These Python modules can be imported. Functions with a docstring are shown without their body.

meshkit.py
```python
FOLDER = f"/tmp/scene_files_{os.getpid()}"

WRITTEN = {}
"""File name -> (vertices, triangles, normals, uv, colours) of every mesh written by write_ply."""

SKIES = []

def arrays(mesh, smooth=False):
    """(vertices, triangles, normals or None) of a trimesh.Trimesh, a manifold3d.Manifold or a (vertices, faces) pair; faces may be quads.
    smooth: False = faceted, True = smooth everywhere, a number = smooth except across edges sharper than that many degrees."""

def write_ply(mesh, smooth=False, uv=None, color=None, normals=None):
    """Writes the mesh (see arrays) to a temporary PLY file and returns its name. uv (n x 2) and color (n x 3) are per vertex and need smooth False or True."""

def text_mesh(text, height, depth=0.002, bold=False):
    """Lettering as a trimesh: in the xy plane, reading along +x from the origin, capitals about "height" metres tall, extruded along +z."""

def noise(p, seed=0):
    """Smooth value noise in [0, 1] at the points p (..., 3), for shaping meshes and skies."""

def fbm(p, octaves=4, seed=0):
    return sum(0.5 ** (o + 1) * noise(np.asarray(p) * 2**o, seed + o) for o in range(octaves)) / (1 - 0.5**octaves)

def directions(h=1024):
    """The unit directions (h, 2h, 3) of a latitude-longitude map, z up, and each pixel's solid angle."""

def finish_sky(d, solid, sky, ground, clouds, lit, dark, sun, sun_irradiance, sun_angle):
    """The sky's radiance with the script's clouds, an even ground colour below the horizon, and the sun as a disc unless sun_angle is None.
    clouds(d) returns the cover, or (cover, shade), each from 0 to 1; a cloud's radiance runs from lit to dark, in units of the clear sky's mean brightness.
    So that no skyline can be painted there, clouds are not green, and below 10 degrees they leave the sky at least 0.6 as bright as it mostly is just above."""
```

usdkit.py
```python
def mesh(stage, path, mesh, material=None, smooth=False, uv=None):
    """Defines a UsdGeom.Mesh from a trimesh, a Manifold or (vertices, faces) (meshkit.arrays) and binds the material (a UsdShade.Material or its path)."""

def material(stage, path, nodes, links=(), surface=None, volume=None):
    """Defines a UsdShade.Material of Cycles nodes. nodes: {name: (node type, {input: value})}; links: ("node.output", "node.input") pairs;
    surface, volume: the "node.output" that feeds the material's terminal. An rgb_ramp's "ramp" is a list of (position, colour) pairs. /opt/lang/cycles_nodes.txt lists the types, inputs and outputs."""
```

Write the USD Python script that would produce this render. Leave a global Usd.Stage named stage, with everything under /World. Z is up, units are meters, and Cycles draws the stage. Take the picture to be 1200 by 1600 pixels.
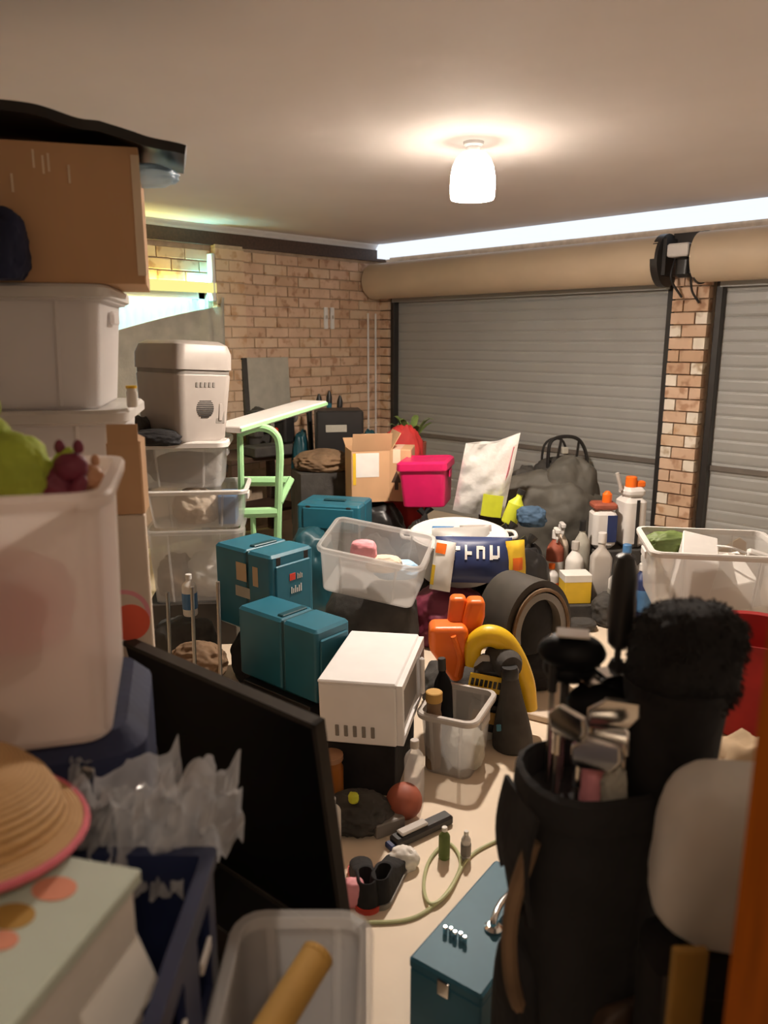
import math, random
import numpy as np, trimesh, usdkit, meshkit
from pxr import Usd, UsdGeom, UsdLux, UsdShade, Sdf, Gf
from shapely.geometry import Polygon

random.seed(7); rng = np.random.default_rng(7)
stage = Usd.Stage.CreateInMemory()
UsdGeom.SetStageUpAxis(stage, 'Z'); UsdGeom.SetStageMetersPerUnit(stage, 1.0)
world = UsdGeom.Xform.Define(stage, '/World'); stage.SetDefaultPrim(world.GetPrim())
UsdGeom.Scope.Define(stage, '/World/Looks')

# ------------------------------------------------------------------ camera, light, exposure
CAM = np.array([5.43, 0.0, 1.60]); PITCH = math.radians(12.6); FPX = 1200.0
CEIL, WALL = 2.475, 5.43
cam = UsdGeom.Camera.Define(stage, '/World/camera')
cam.AddTranslateOp().Set(Gf.Vec3d(*CAM)); cam.AddRotateXYZOp().Set(Gf.Vec3f(90 - 12.6, 0, 45))
cam.CreateHorizontalApertureAttr(36.0); cam.CreateVerticalApertureAttr(48.0); cam.CreateFocalLengthAttr(36.0)
cam.CreateFStopAttr(3.6); cam.CreateFocusDistanceAttr(3.4)
cam.CreateClippingRangeAttr((0.05, 200.0)); cam.CreateExposureAttr(0.5)
LAMP = 50.0                                                        # radiance of the lamp's glass shade
BULB = 2000.0
dome = UsdLux.DomeLight.Define(stage, '/World/sky_light')
dome.CreateColorAttr(Gf.Vec3f(0.52, 0.88, 1.0)); dome.CreateIntensityAttr(0.6)
hall = UsdLux.RectLight.Define(stage, '/World/added_hall_fill')              # added fill from the hall side for camera-facing faces; no lamp seen there
hall.CreateWidthAttr(0.5); hall.CreateHeightAttr(0.5); hall.CreateColorAttr(Gf.Vec3f(1, 0.78, 0.58)); hall.CreateIntensityAttr(12.0)
hall.AddTranslateOp().Set(Gf.Vec3d(6.1, -0.35, 2.38))

# ------------------------------------------------------------------ view geometry: pixel + distance (or height) -> a point of the room
CP, SP = math.cos(PITCH), math.sin(PITCH)
def ray(px, py):
    X, U = (px - 600) / FPX, (800 - py) / FPX
    return np.array([X, CP + U * SP, U * CP - SP])
def at_f(px, py, f):
    d = ray(px, py); d = d * (f / d[1]); return np.array([d[0], d[1], CAM[2] + d[2]])
def at_z(px, py, z):
    d = ray(px, py); d = d * ((z - CAM[2]) / d[2]); return np.array([d[0], d[1], z])
S2 = math.sqrt(0.5)
def W(p):                                                           # (right, forward, height) -> room coordinates
    return (CAM[0] + (p[0] - p[1]) * S2, CAM[1] + (p[0] + p[1]) * S2, p[2])

# ------------------------------------------------------------------ meshes
def tm(v, f): return trimesh.Trimesh(np.asarray(v, float), np.asarray(f, int), process=False)
def cat(*ms): return trimesh.util.concatenate([m for m in ms])
def xf(m, loc=(0, 0, 0), rot=(0, 0, 0), sc=None):
    m = m.copy()
    if sc is not None: m.apply_scale(sc)
    m.apply_transform(trimesh.transformations.euler_matrix(*[math.radians(a) for a in rot], 'sxyz')); m.apply_translation(loc); return m
def rr(w, d, r, n=4):
    r = max(min(r, w / 2 - 1e-4, d / 2 - 1e-4), 1e-4); out = []
    for k, (cx, cy) in enumerate(((w/2-r, d/2-r), (-w/2+r, d/2-r), (-w/2+r, -d/2+r), (w/2-r, -d/2+r))):
        for a in np.linspace(k * math.pi/2, (k+1) * math.pi/2, n + 1): out.append((cx + r*math.cos(a), cy + r*math.sin(a)))
    return np.array(out)
def lp(xy, z, c=(0, 0)): return np.column_stack([xy[:, 0] + c[0], xy[:, 1] + c[1], np.full(len(xy), z)])
def loft(loops, cap0=True, cap1=True, ring=False):
    n, L = len(loops[0]), len(loops); v = np.vstack(loops); f = []
    for i in range(L if ring else L - 1):
        a, b = i * n, ((i + 1) % L) * n
        for j in range(n):
            k = (j + 1) % n; f += [(a+j, a+k, b+k), (a+j, b+k, b+j)]
    if not ring:
        for do, base, flip in ((cap0, 0, True), (cap1, (L-1)*n, False)):
            if do:
                c = len(v); v = np.vstack([v, v[base:base+n].mean(0)])
                for j in range(n):
                    k = (j+1) % n; f.append((c, base+k, base+j) if flip else (c, base+j, base+k))
    return tm(v, f)
def rbox(w, d, h, e=0.006, r=None, z0=0.0, c=(0, 0)):
    r = e * 1.5 if r is None else r
    return loft([lp(rr(w-2*e, d-2*e, max(r-e, e*.5)), z0, c), lp(rr(w, d, r), z0+e, c), lp(rr(w, d, r), z0+h-e, c), lp(rr(w-2*e, d-2*e, max(r-e, e*.5)), z0+h, c)])
def cube(x0, x1, y0, y1, z0, z1):
    m = trimesh.creation.box([x1-x0, y1-y0, z1-z0]); m.apply_translation([(x0+x1)/2, (y0+y1)/2, (z0+z1)/2]); return m
def lathe(prof, n=24):
    a = np.arange(n) * 2 * math.pi / n
    return loft([np.column_stack([max(r, 1e-4)*np.cos(a), max(r, 1e-4)*np.sin(a), np.full(n, z)]) for r, z in prof])
def spline(pts, k=8):
    p = np.asarray(pts, float); p = np.vstack([2*p[0]-p[1], p, 2*p[-1]-p[-2]]); out = []
    for i in range(1, len(p) - 2):
        for t in np.linspace(0, 1, k, endpoint=False):
            a, b, c, d = p[i-1], p[i], p[i+1], p[i+2]
            out.append(.5*((2*b)+(-a+c)*t+(2*a-5*b+4*c-d)*t*t+(-a+3*b-3*c+d)*t**3))
    out.append(p[-2]); return np.array(out)
def tube(pts, r, n=8, k=6):
    p = spline(pts, k) if k > 1 else np.asarray(pts, float); rad = np.interp(np.linspace(0, 1, len(p)), np.linspace(0, 1, np.size(r)), np.atleast_1d(r))
    t = np.gradient(p, axis=0); t /= np.linalg.norm(t, axis=1, keepdims=True) + 1e-12
    up = np.array([0, 0, 1.0]) if abs(t[0][2]) < .9 else np.array([1.0, 0, 0]); a0 = np.cross(up, t[0]); a0 /= np.linalg.norm(a0); loops = []
    ang = np.arange(n) * 2 * math.pi / n
    for i in range(len(p)):
        a0 = a0 - t[i]*np.dot(a0, t[i]); a0 /= np.linalg.norm(a0) + 1e-12; b = np.cross(t[i], a0)
        loops.append(p[i] + rad[i]*(np.cos(ang)[:, None]*a0 + np.sin(ang)[:, None]*b))
    return loft(loops)
def bars(segs, r, n=6): return cat(*[tube([a, b], r, n, 1) for a, b in segs])
def blob(sx, sy, sz, amp=.15, freq=3.0, seed=0, sub=4, flat=.25, sq=0.0):
    m = trimesh.creation.icosphere(sub); v = np.array(m.vertices)
    if sq: v = np.sign(v) * np.abs(v) ** (1 - sq); v /= np.abs(v).max()
    k = 1 + amp * 2 * (meshkit.fbm(v * freq + 11.3 * seed + 50, 3, seed) - .5); v = v * k[:, None]
    lo = -1 + flat; v[:, 2] = np.where(v[:, 2] < lo, lo + (v[:, 2] - lo) * .06, v[:, 2])
    v = v * [sx/2, sy/2, sz/2]; v[:, 2] -= v[:, 2].min(); return tm(v, m.faces)
def crumple(sx, sy, sz, amp, freq, seed, sub=4):                        # sharp folds: ridged noise
    m = trimesh.creation.icosphere(sub); v = np.array(m.vertices)
    q = 1 - np.abs(2 * meshkit.fbm(v * freq + 7.7 * seed + 40, 3, seed) - 1); k = 1 + amp * (q - .6) * 2
    v = v * k[:, None] * [sx/2, sy/2, sz/2]; v[:, 2] = np.maximum(v[:, 2], -sz * .32); v[:, 2] -= v[:, 2].min(); return tm(v, m.faces)
def sheet(nx, ny, fn, th=.004):                                         # a cloth: fn(u, v) -> point, given thickness
    U, V = np.meshgrid(np.linspace(0, 1, nx), np.linspace(0, 1, ny), indexing='ij')
    p = np.array([[fn(U[i, j], V[i, j]) for j in range(ny)] for i in range(nx)], float)
    n = np.cross(np.gradient(p, axis=0), np.gradient(p, axis=1)); n /= np.linalg.norm(n, axis=2, keepdims=True) + 1e-12
    v = np.vstack([(p + n*th/2).reshape(-1, 3), (p - n*th/2).reshape(-1, 3)]); N = nx * ny; f = []
    I = lambda i, j: i * ny + j
    for i in range(nx-1):
        for j in range(ny-1):
            a, b, c, d = I(i, j), I(i+1, j), I(i+1, j+1), I(i, j+1); f += [(a, b, c), (a, c, d), (N+a, N+c, N+b), (N+a, N+d, N+c)]
    for path in ([I(i, 0) for i in range(nx)], [I(nx-1, j) for j in range(ny)], [I(i, ny-1) for i in range(nx-1, -1, -1)], [I(0, j) for j in range(ny-1, -1, -1)]):
        for a, b in zip(path[:-1], path[1:]): f += [(a, N+a, N+b), (a, N+b, b)]
    return tm(v, f)
def prism(poly, depth):                                                 # outline in x-z, extruded along y
    m = trimesh.creation.extrude_polygon(Polygon(poly), depth, engine='earcut'); m.apply_transform([[1,0,0,0],[0,0,-1,depth/2],[0,1,0,0],[0,0,0,1]]); return m

# ------------------------------------------------------------------ materials
MATS = {}
def material(name, nodes, links, surface): MATS[name] = usdkit.material(stage, '/World/Looks/' + name, nodes, links, surface=surface); return MATS[name]
def pm(name, col, rough=.5, metal=0, var=.12, scale=9, bump=0.0, bscale=60, stretch=(1, 1, 1), spec=.5, dark=None, coat=0):
    col = np.array(col, float); lo = col * (1 - var) if dark is None else np.array(dark); hi = np.minimum(col * (1 + var), 1)
    n = {'tc': ('texture_coordinate', {}), 'mp': ('mapping', {'scale': stretch}), 'no': ('noise_texture', {'scale': scale, 'detail': 4}),
         'ra': ('rgb_ramp', {'ramp': [(.3, tuple(lo)), (.7, tuple(hi))]}), 'p': ('principled_bsdf', {'roughness': rough, 'metallic': metal, 'specular_ior_level': spec, 'coat_weight': coat})}
    l = [('tc.object', 'mp.vector'), ('mp.vector', 'no.vector'), ('no.fac', 'ra.fac'), ('ra.color', 'p.base_color')]
    if bump:
        n['bn'] = ('noise_texture', {'scale': bscale, 'detail': 3}); n['bu'] = ('bump', {'strength': bump, 'distance': .01})
        l += [('mp.vector', 'bn.vector'), ('bn.fac', 'bu.height'), ('bu.normal', 'p.normal')]
    return material(name, n, l, 'p.BSDF')
def clear(name, col, solid=.35, rough=.25, trans=.4):                    # see-through plastic: part transparent, part milky
    return material(name, {'t': ('transparent_bsdf', {'color': (.95, .95, .95)}), 'p': ('principled_bsdf', {'base_color': col, 'roughness': rough}), 'l': ('translucent_bsdf', {'color': col}),
        'm': ('mix_closure', {'fac': trans}), 'x': ('mix_closure', {'fac': solid})},
        [('p.BSDF', 'm.closure1'), ('l.BSDF', 'm.closure2'), ('t.BSDF', 'x.closure1'), ('m.closure', 'x.closure2')], 'x.closure')
def glow(name, col, strength): return material(name, {'e': ('emission', {'color': col, 'strength': strength})}, [], 'e.emission')
pm('ceiling_paint', (.74, .68, .655), .8, var=.03, scale=2)
pm('wall_paint', (.55, .50, .44), .8, var=.05)
pm('concrete', (.76, .63, .48), .55, var=.10, scale=1.6, bump=.05, bscale=25)
pm('mortar', (.52, .39, .28), .9, var=.15, scale=20)
def brick_mat(name, a, b, spot):
    material(name, {'g': ('geometry', {}), 'n1': ('noise_texture', {'scale': 6, 'detail': 3}), 'n2': ('noise_texture', {'scale': 11, 'detail': 2}), 'r1': ('rgb_ramp', {'ramp': [(.3, a), (.7, b)]}),
        'r2': ('rgb_ramp', {'ramp': [(.54, (0, 0, 0)), (.66, (1, 1, 1))]}), 'm': ('mix_color', {'b': spot}), 'bu': ('bump', {'strength': .4, 'distance': .004}), 'p': ('principled_bsdf', {'roughness': .85})},
        [('g.position', 'n1.vector'), ('g.position', 'n2.vector'), ('n1.fac', 'r1.fac'), ('n2.fac', 'r2.fac'), ('r2.color', 'm.fac'), ('r1.color', 'm.a'), ('m.result', 'p.base_color'), ('n2.fac', 'bu.height'), ('bu.normal', 'p.normal')], 'p.BSDF')
brick_mat('brick_tan', (0.606, 0.412, 0.282), (0.720, 0.515, 0.370), (0.464, 0.270, 0.167))
brick_mat('brick_sand', (0.644, 0.451, 0.296), (0.720, 0.554, 0.400), (0.541, 0.329, 0.189))
brick_mat('brick_rust', (0.541, 0.361, 0.237), (0.644, 0.438, 0.296), (0.387, 0.222, 0.134))
brick_mat('brick_cream', (.80, .72, .60), (.88, .80, .70), (.5, .38, .25))
pm('shutter_paint', (.36, .36, .345), .42, var=.05, scale=3)
pm('shutter_rail', (.16, .14, .12), .5, var=.1)
pm('shutter_roll', (.60, .48, .34), .55, var=.06, scale=3)
pm('black_steel', (.025, .022, .02), .45, var=.2)
pm('dark_timber', (.07, .04, .025), .55, var=.25, scale=4, stretch=(1, 12, 12))
pm('dark_brown', (.05, .042, .035), .6, var=.15, spec=.2)
pm('basin_grey', (.40, .385, .36), .45, var=.06)
pm('slate_cloth', (.05, .10, .17), .8, var=.2)
pm('orange_timber', (.30, .075, .004), .5, var=.25, scale=5, stretch=(14, 14, 1), spec=.15)
pm('white_gloss', (.82, .81, .81), .35, var=.03)
pm('white_plastic', (.70, .67, .64), .4, var=.04)
pm('cooler_shell', (.37, .33, .30), .45, var=.04)
pm('grey_plastic', (.50, .46, .42), .45, var=.06)
pm('mid_grey', (.22, .20, .18), .5, var=.1)
pm('black_plastic', (.018, .017, .017), .38, var=.2)
pm('black_gloss', (.005, .005, .006), .5, var=.1, spec=.12)
pm('black_cloth', (.014, .013, .014), .9, var=.3, bump=.3, bscale=40)
pm('charcoal_cloth', (.055, .05, .045), .9, var=.3, bump=.3, bscale=40)
pm('grey_cloth', (.42, .40, .34), .9, var=.12, bump=.2, bscale=50)
pm('tarp', (.075, .068, .055), .7, var=.2, bump=.2, bscale=30)
pm('navy_cloth', (.014, .02, .06), .8, var=.3, bump=.2, bscale=60)
pm('navy_plastic', (.012, .018, .06), .45, var=.2)
pm('blue_cloth', (.02, .06, .18), .8, var=.3)
pm('blue_print', (.07, .20, .42), .5, var=.2)
pm('sky_plastic', (.40, .62, .85), .4, var=.15)
pm('cardboard', (.58, .35, .19), .85, var=.12, scale=3, stretch=(1, 1, .3), bump=.05, bscale=80)
pm('cardboard_pale', (.55, .40, .25), .85, var=.10, scale=4)
pm('tape', (.85, .70, .52), .2, var=.05)
pm('paper_white', (.80, .77, .72), .7, var=.05)
pm('paper_peach', (.70, .58, .46), .7, var=.06)
pm('mint_card', (.58, .66, .58), .6, var=.04)
pm('coral', (.80, .12, .06), .6, var=.08)
pm('coral_pale', (.80, .33, .22), .6, var=.08)
pm('red_cloth', (.42, .02, .018), .75, var=.2)
pm('red_plastic', (.65, .06, .04), .4, var=.1)
pm('rust_red', (.35, .09, .05), .6, var=.25)
pm('maroon', (.16, .02, .045), .6, var=.2)
pm('pink_crimson', (.62, .012, .11), .35, var=.08)
pm('pink', (.80, .32, .36), .6, var=.1)
pm('pink_dusky', (.62, .14, .18), .75, var=.2)
pm('lime', (.38, .48, .05), .8, var=.25, bump=.3, bscale=50)
pm('lime_print', (.62, .66, .04), .5, var=.1)
pm('mint_paint', (.36, .66, .33), .4, var=.06)
pm('teal', (.016, .135, .20), .45, var=.08)
pm('teal_dark', (.007, .06, .08), .45, var=.1)
pm('blue_steel', (.040, .15, .22), .5, var=.08, spec=.3)
pm('chrome', (.75, .74, .72), .15, metal=1, var=.04)
pm('steel', (.45, .43, .40), .3, metal=1, var=.1)
pm('orange_plastic', (.85, .16, .012), .4, var=.06)
pm('yellow_plastic', (.80, .50, .01), .4, var=.06)
pm('yellow_print', (.80, .52, .03), .5, var=.08)
pm('ochre', (.40, .22, .04), .6, var=.15)
pm('tan_card', (.50, .29, .07), .7, var=.12)
pm('brown_cloth', (.18, .11, .06), .85, var=.3)
pm('foil', (.88, .86, .83), .25, metal=.3, var=.05, bump=.5, bscale=22)
pm('navy_print', (.02, .035, .12), .45, var=.1)
pm('green_cable', (.50, .52, .28), .5, var=.1)
pm('leaf_green', (.14, .20, .05), .6, var=.3)
pm('tyre', (.045, .038, .03), .6, var=.2)
pm('skin_tan', (.50, .27, .15), .6, var=.1)
pm('amber', (.45, .16, .03), .3, var=.1)
material('straw', {'tc': ('texture_coordinate', {}), 'w': ('wave_texture', {'wave_type': 'rings', 'rings_direction': 'z', 'scale': 55, 'distortion': 5.0, 'detail': 2}), 'n': ('noise_texture', {'scale': 30}), 'r': ('rgb_ramp', {'ramp': [(.1, (.40, .22, .08)), (.7, (.60, .36, .15))]}), 'mm': ('math', {'math_type': 'multiply'}),
    'bu': ('bump', {'strength': .8, 'distance': .004}), 'p': ('principled_bsdf', {'roughness': .7})}, [('tc.object', 'w.vector'), ('tc.object', 'n.vector'), ('w.fac', 'mm.value1'), ('n.fac', 'mm.value2'), ('w.fac', 'r.fac'), ('r.color', 'p.base_color'), ('mm.value', 'bu.height'), ('bu.normal', 'p.normal')], 'p.BSDF')
clear('clear_plastic', (.88, .86, .84), .30, .2)
clear('frosted_plastic', (.93, .90, .89), .90, .35, .40)
clear('milky_plastic', (.92, .84, .79), .62, .4, .6)
clear('thin_wrap', (.80, .80, .82), .30, .12, .3)
clear('net_curtain', (.86, .95, .95), .45, .8, .8)
material('shade_glow', {'tc': ('texture_coordinate', {}), 'xyz': ('separate_xyz', {}), 'mr': ('map_range', {'from_min': -.22, 'from_max': -.12, 'to_min': LAMP, 'to_max': LAMP*.05, 'clamp': True}), 'e': ('emission', {'color': (1.0, .86, .71)})},
    [('tc.object', 'xyz.vector'), ('xyz.z', 'mr.value'), ('mr.result', 'e.strength')], 'e.emission')       # the bulb sits low in the glass: its top is dimmer
glow('cornice_glow', (.80, .88, 1.0), .85)  # emission put into the cornice stands in for bright light on it
glow('strip_yellow_glow', (.95, .85, .20), 60.0); glow('lintel_glow', (.95, .88, .30), .75)  # yellow source is added; the light on the lintel face is put into emission
glow('strip_cyan_glow', (.12, .75, .85), 170.0)  # cyan end of the added strip
material('pane_glass', {'t': ('transparent_bsdf', {}), 'g': ('glossy_bsdf', {'roughness': .02}), 'f': ('fresnel', {}), 'm': ('mix_closure', {})}, [('f.fac', 'm.fac'), ('t.BSDF', 'm.closure1'), ('g.BSDF', 'm.closure2')], 'm.closure')

# ------------------------------------------------------------------ objects
USED = {}
def numbered(parent, name):
    k = USED.get((parent, name), 0); USED[(parent, name)] = k + 1
    return name if k == 0 else f'{name}_{k:03d}'
def place(x, loc, rot):
    if loc is not None: x.AddTranslateOp().Set(Gf.Vec3d(*[float(a) for a in loc]))
    if rot is not None: x.AddRotateXYZOp().Set(Gf.Vec3f(*[float(a) for a in rot]))
def tags(prim, label=None, category=None, group=None, kind=None):
    for k, v in (('label', label), ('category', category), ('group', group), ('kind', kind)):
        if v: prim.SetCustomDataByKey(k, v)
def thing(name, label, category, p, yaw=0, tilt=(0, 0), group=None):     # p: (right, forward, height) of the thing's base; yaw 0: its front faces the doorway
    path = '/World/' + numbered('/World', name); x = UsdGeom.Xform.Define(stage, path); place(x, W(p), (tilt[0], tilt[1], 45 + yaw))
    tags(x.GetPrim(), label, category, group); return path
def part(parent, name, mesh, mat, label=None, sm=35, loc=None, rot=None, kind=None):
    path = parent + '/' + numbered(parent, name); m = usdkit.mesh(stage, path, mesh, MATS[mat], smooth=sm)
    place(m, loc, rot); tags(m.GetPrim(), label, kind=kind); return path
def single(name, label, category, mesh, mat, p, yaw=0, tilt=(0, 0), group=None, sm=35, kind=None):
    path = '/World/' + numbered('/World', name); m = usdkit.mesh(stage, path, mesh, MATS[mat], smooth=sm)
    place(m, W(p), (tilt[0], tilt[1], 45 + yaw)); tags(m.GetPrim(), label, category, group, kind); return path
def struct(name, mesh, mat, sm=False):
    path = '/World/' + numbered('/World', name); m = usdkit.mesh(stage, path, mesh, MATS[mat], smooth=sm); tags(m.GetPrim(), kind='structure'); return path
def struct_x(name):
    path = '/World/' + numbered('/World', name); x = UsdGeom.Xform.Define(stage, path); tags(x.GetPrim(), kind='structure'); return path
def edge(A, B, z):                                                      # the front top edge of a box from pixel A to pixel B at height z: (middle, yaw, length)
    a, b = at_z(*A, z), at_z(*B, z); d = b - a; return (a + b) / 2, math.degrees(math.atan2(d[1], d[0])), float(np.hypot(d[0], d[1]))
def behind(mid, yaw, dist, z):
    y = math.radians(yaw); return np.array([mid[0] - math.sin(y)*dist, mid[1] + math.cos(y)*dist, z])

def corner(px, py, f, w, d, yaw, z, sx=1, sy=-1):                       # base centre of a box whose (sx, sy) corner stands at distance f on the pixel
    a = at_f(px, py, f); y = math.radians(yaw); x_, y_ = sx*w/2, sy*d/2
    return np.array([a[0] - (x_*math.cos(y) - y_*math.sin(y)), a[1] - (x_*math.sin(y) + y_*math.cos(y)), z])

# ================================================================== the setting
struct('floor', cube(-.3, 7.0, -1.0, 5.75, -.1, 0), 'concrete')
struct('ceiling', cube(-.3, 7.0, -1.0, 5.75, CEIL, CEIL + .1), 'ceiling_paint')
WY0, WY1, WZ0, WZ1 = 1.75, 3.47, .95, 1.97                             # the window opening in the left wall
wl = struct('wall_left', cat(cube(-.25, -.012, -1, WY0, 0, CEIL), cube(-.25, -.012, WY1, 5.43, 0, CEIL), cube(-.25, -.012, WY0, WY1, 0, WZ0), cube(-.25, -.012, WY0, WY1, WZ1, CEIL), cube(-.012, .058, 3.512, 3.768, 0, 2.33)), 'mortar')
BR = ['brick_tan', 'brick_tan', 'brick_sand', 'brick_rust']
def brick(parent, x0, x1, y0, y1, z0, z1, mats=BR):
    e = .003; w, d, h = x1-x0, y1-y0, z1-z0
    part(parent, 'brick', rbox(w, d, h, e, e), random.choice(mats), sm=False, loc=((x0+x1)/2 + random.uniform(-.002, .002), (y0+y1)/2 + random.uniform(-.002, .002), z0))
PIT, BH, BL = .0855, .077, .24
for c in range(6, 28):
    if c * PIT > 2.27: break
    z = c * PIT; o = 0 if c % 2 else -.12
    y = 3.78 + o
    while y < 5.43:
        a, b = max(y, 3.78), min(y + BL - .009, 5.425)
        if b - a > .03: brick(wl, -.05, .004, a, b, z, z + BH)
        y += BL
    for a, b in (((3.505, 3.625), (3.633, 3.775)) if c % 2 else ((3.505, 3.775),)): brick(wl, -.0, .066, a, b, z, z + BH, ['brick_sand'])
for c in (23, 24, 25, 26):
    z = c * PIT + .07; y = 2.2 + (.12 if c % 2 else 0)
    if z > 2.26: continue
    while y < 3.5:
        brick(wl, -.05, .004, y, min(y + BL - .009, 3.5), z, z + BH); y += BL
struct('trim_1', cat(cube(0, .03, -1, 5.42, 2.325, 2.425), cube(.03, .04, -1, 5.42, 2.325, 2.335)), 'dark_timber')
def cove(x0, x1): return prism([(0, 0), (.012, 0), (.02, .02), (.055, .055), (.09, .082), (.09, .09), (0, .09)], x1 - x0)
struct('trim_2', xf(prism([(0, 0), (.012, 0), (.02, .02), (.03, .03), (.04, .04), (.045, .05), (0, .05)], 6.34), (.0, (5.34-1)/2, CEIL - .05), (0, 0, 0)), 'white_gloss')
cn = struct('trim_3', cat(xf(prism([(0, 0), (.01, 0), (.02, .025), (.06, .075), (.11, .105), (.11, .112), (0, .112)], 5.1), (.07 + 2.55, 5.43, CEIL - .112), (0, 0, -90)),), 'cornice_glow')
part(cn, 'corner_block', cube(.0, .075, 5.31, 5.43, CEIL - .125, CEIL), 'cornice_glow')
# window behind the tubs, with net curtain, lintel board
wn = struct_x('window_1')
part(wn, 'window_frame', cat(cube(-.14, -.06, WY0, WY0+.05, WZ0, WZ1), cube(-.14, -.06, WY1-.05, WY1, WZ0, WZ1), cube(-.14, -.06, WY0, WY1, WZ1-.05, WZ1), cube(-.14, -.06, WY0, WY1, WZ0, WZ0+.05), cube(-.13, -.07, 2.58, 2.62, WZ0, WZ1)), 'white_gloss', sm=False)
part(wn, 'pane', cube(-.104, -.1, WY0+.05, 2.58, WZ0+.05, WZ1-.05), 'pane_glass', sm=False)
part(wn, 'pane', cube(-.104, -.1, 2.62, WY1-.05, WZ0+.05, WZ1-.05), 'pane_glass', sm=False)
part(wn, 'lintel_board', rbox(.03, WY1 - WY0 + .06, .080, .004), 'lintel_glow', loc=(.060, (WY0+WY1)/2, WZ1 - .01), sm=False)  # the board is no lamp: light falling on it is given as emission
part(wn, 'window_trim', rbox(.07, .035, .36, .006), 'white_gloss', loc=(.04, 3.48, 1.90))
part(wn, 'added_light_strip', rbox(.020, 1.25, .010, .002), 'strip_yellow_glow', label='added unseen light strip behind the lintel board, for the yellow patch of light', loc=(.022, 2.64, WZ1 + .035), sm=False)  # hidden strips added to tint the ceiling above the window
part(wn, 'added_light_strip', rbox(.020, .17, .010, .002), 'strip_cyan_glow', label='added unseen end of the light strip, for the cyan patch of light', loc=(.022, 3.375, WZ1 + .035), sm=False)
# back wall: nib, brick pillar, lintel
wb = struct('wall_back', cat(cube(-.25, .12, 5.442, 5.7, 0, CEIL), cube(2.925, 3.165, 5.40, 5.7, 0, 2.3), cube(2.82, 3.30, 5.49, 5.7, 0, 2.3), cube(-.2, .20, 5.49, 5.7, 0, 2.3), cube(.12, 7.0, 5.442, 5.7, 2.0, CEIL), cube(5.4, 7.0, 5.442, 5.7, 0, 2.0)), 'mortar')
for c in range(0, 27):
    z = c * PIT
    cr = ['brick_cream']
    if c % 2: ab = ((2.917, 2.995, cr if c in (5, 9, 11, 13, 15, 19) else BR), (3.003, 3.173, BR))
    else: ab = ((2.917, 3.085, BR), (3.093, 3.173, cr if c in (8, 10, 12, 16, 18, 20) else BR))
    for a, b, mm in ab: brick(wb, a, b, 5.365, 5.44, z, z + BH, mm)
    brick(wb, .004, .115, 5.37, 5.44, z, z + BH)
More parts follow.
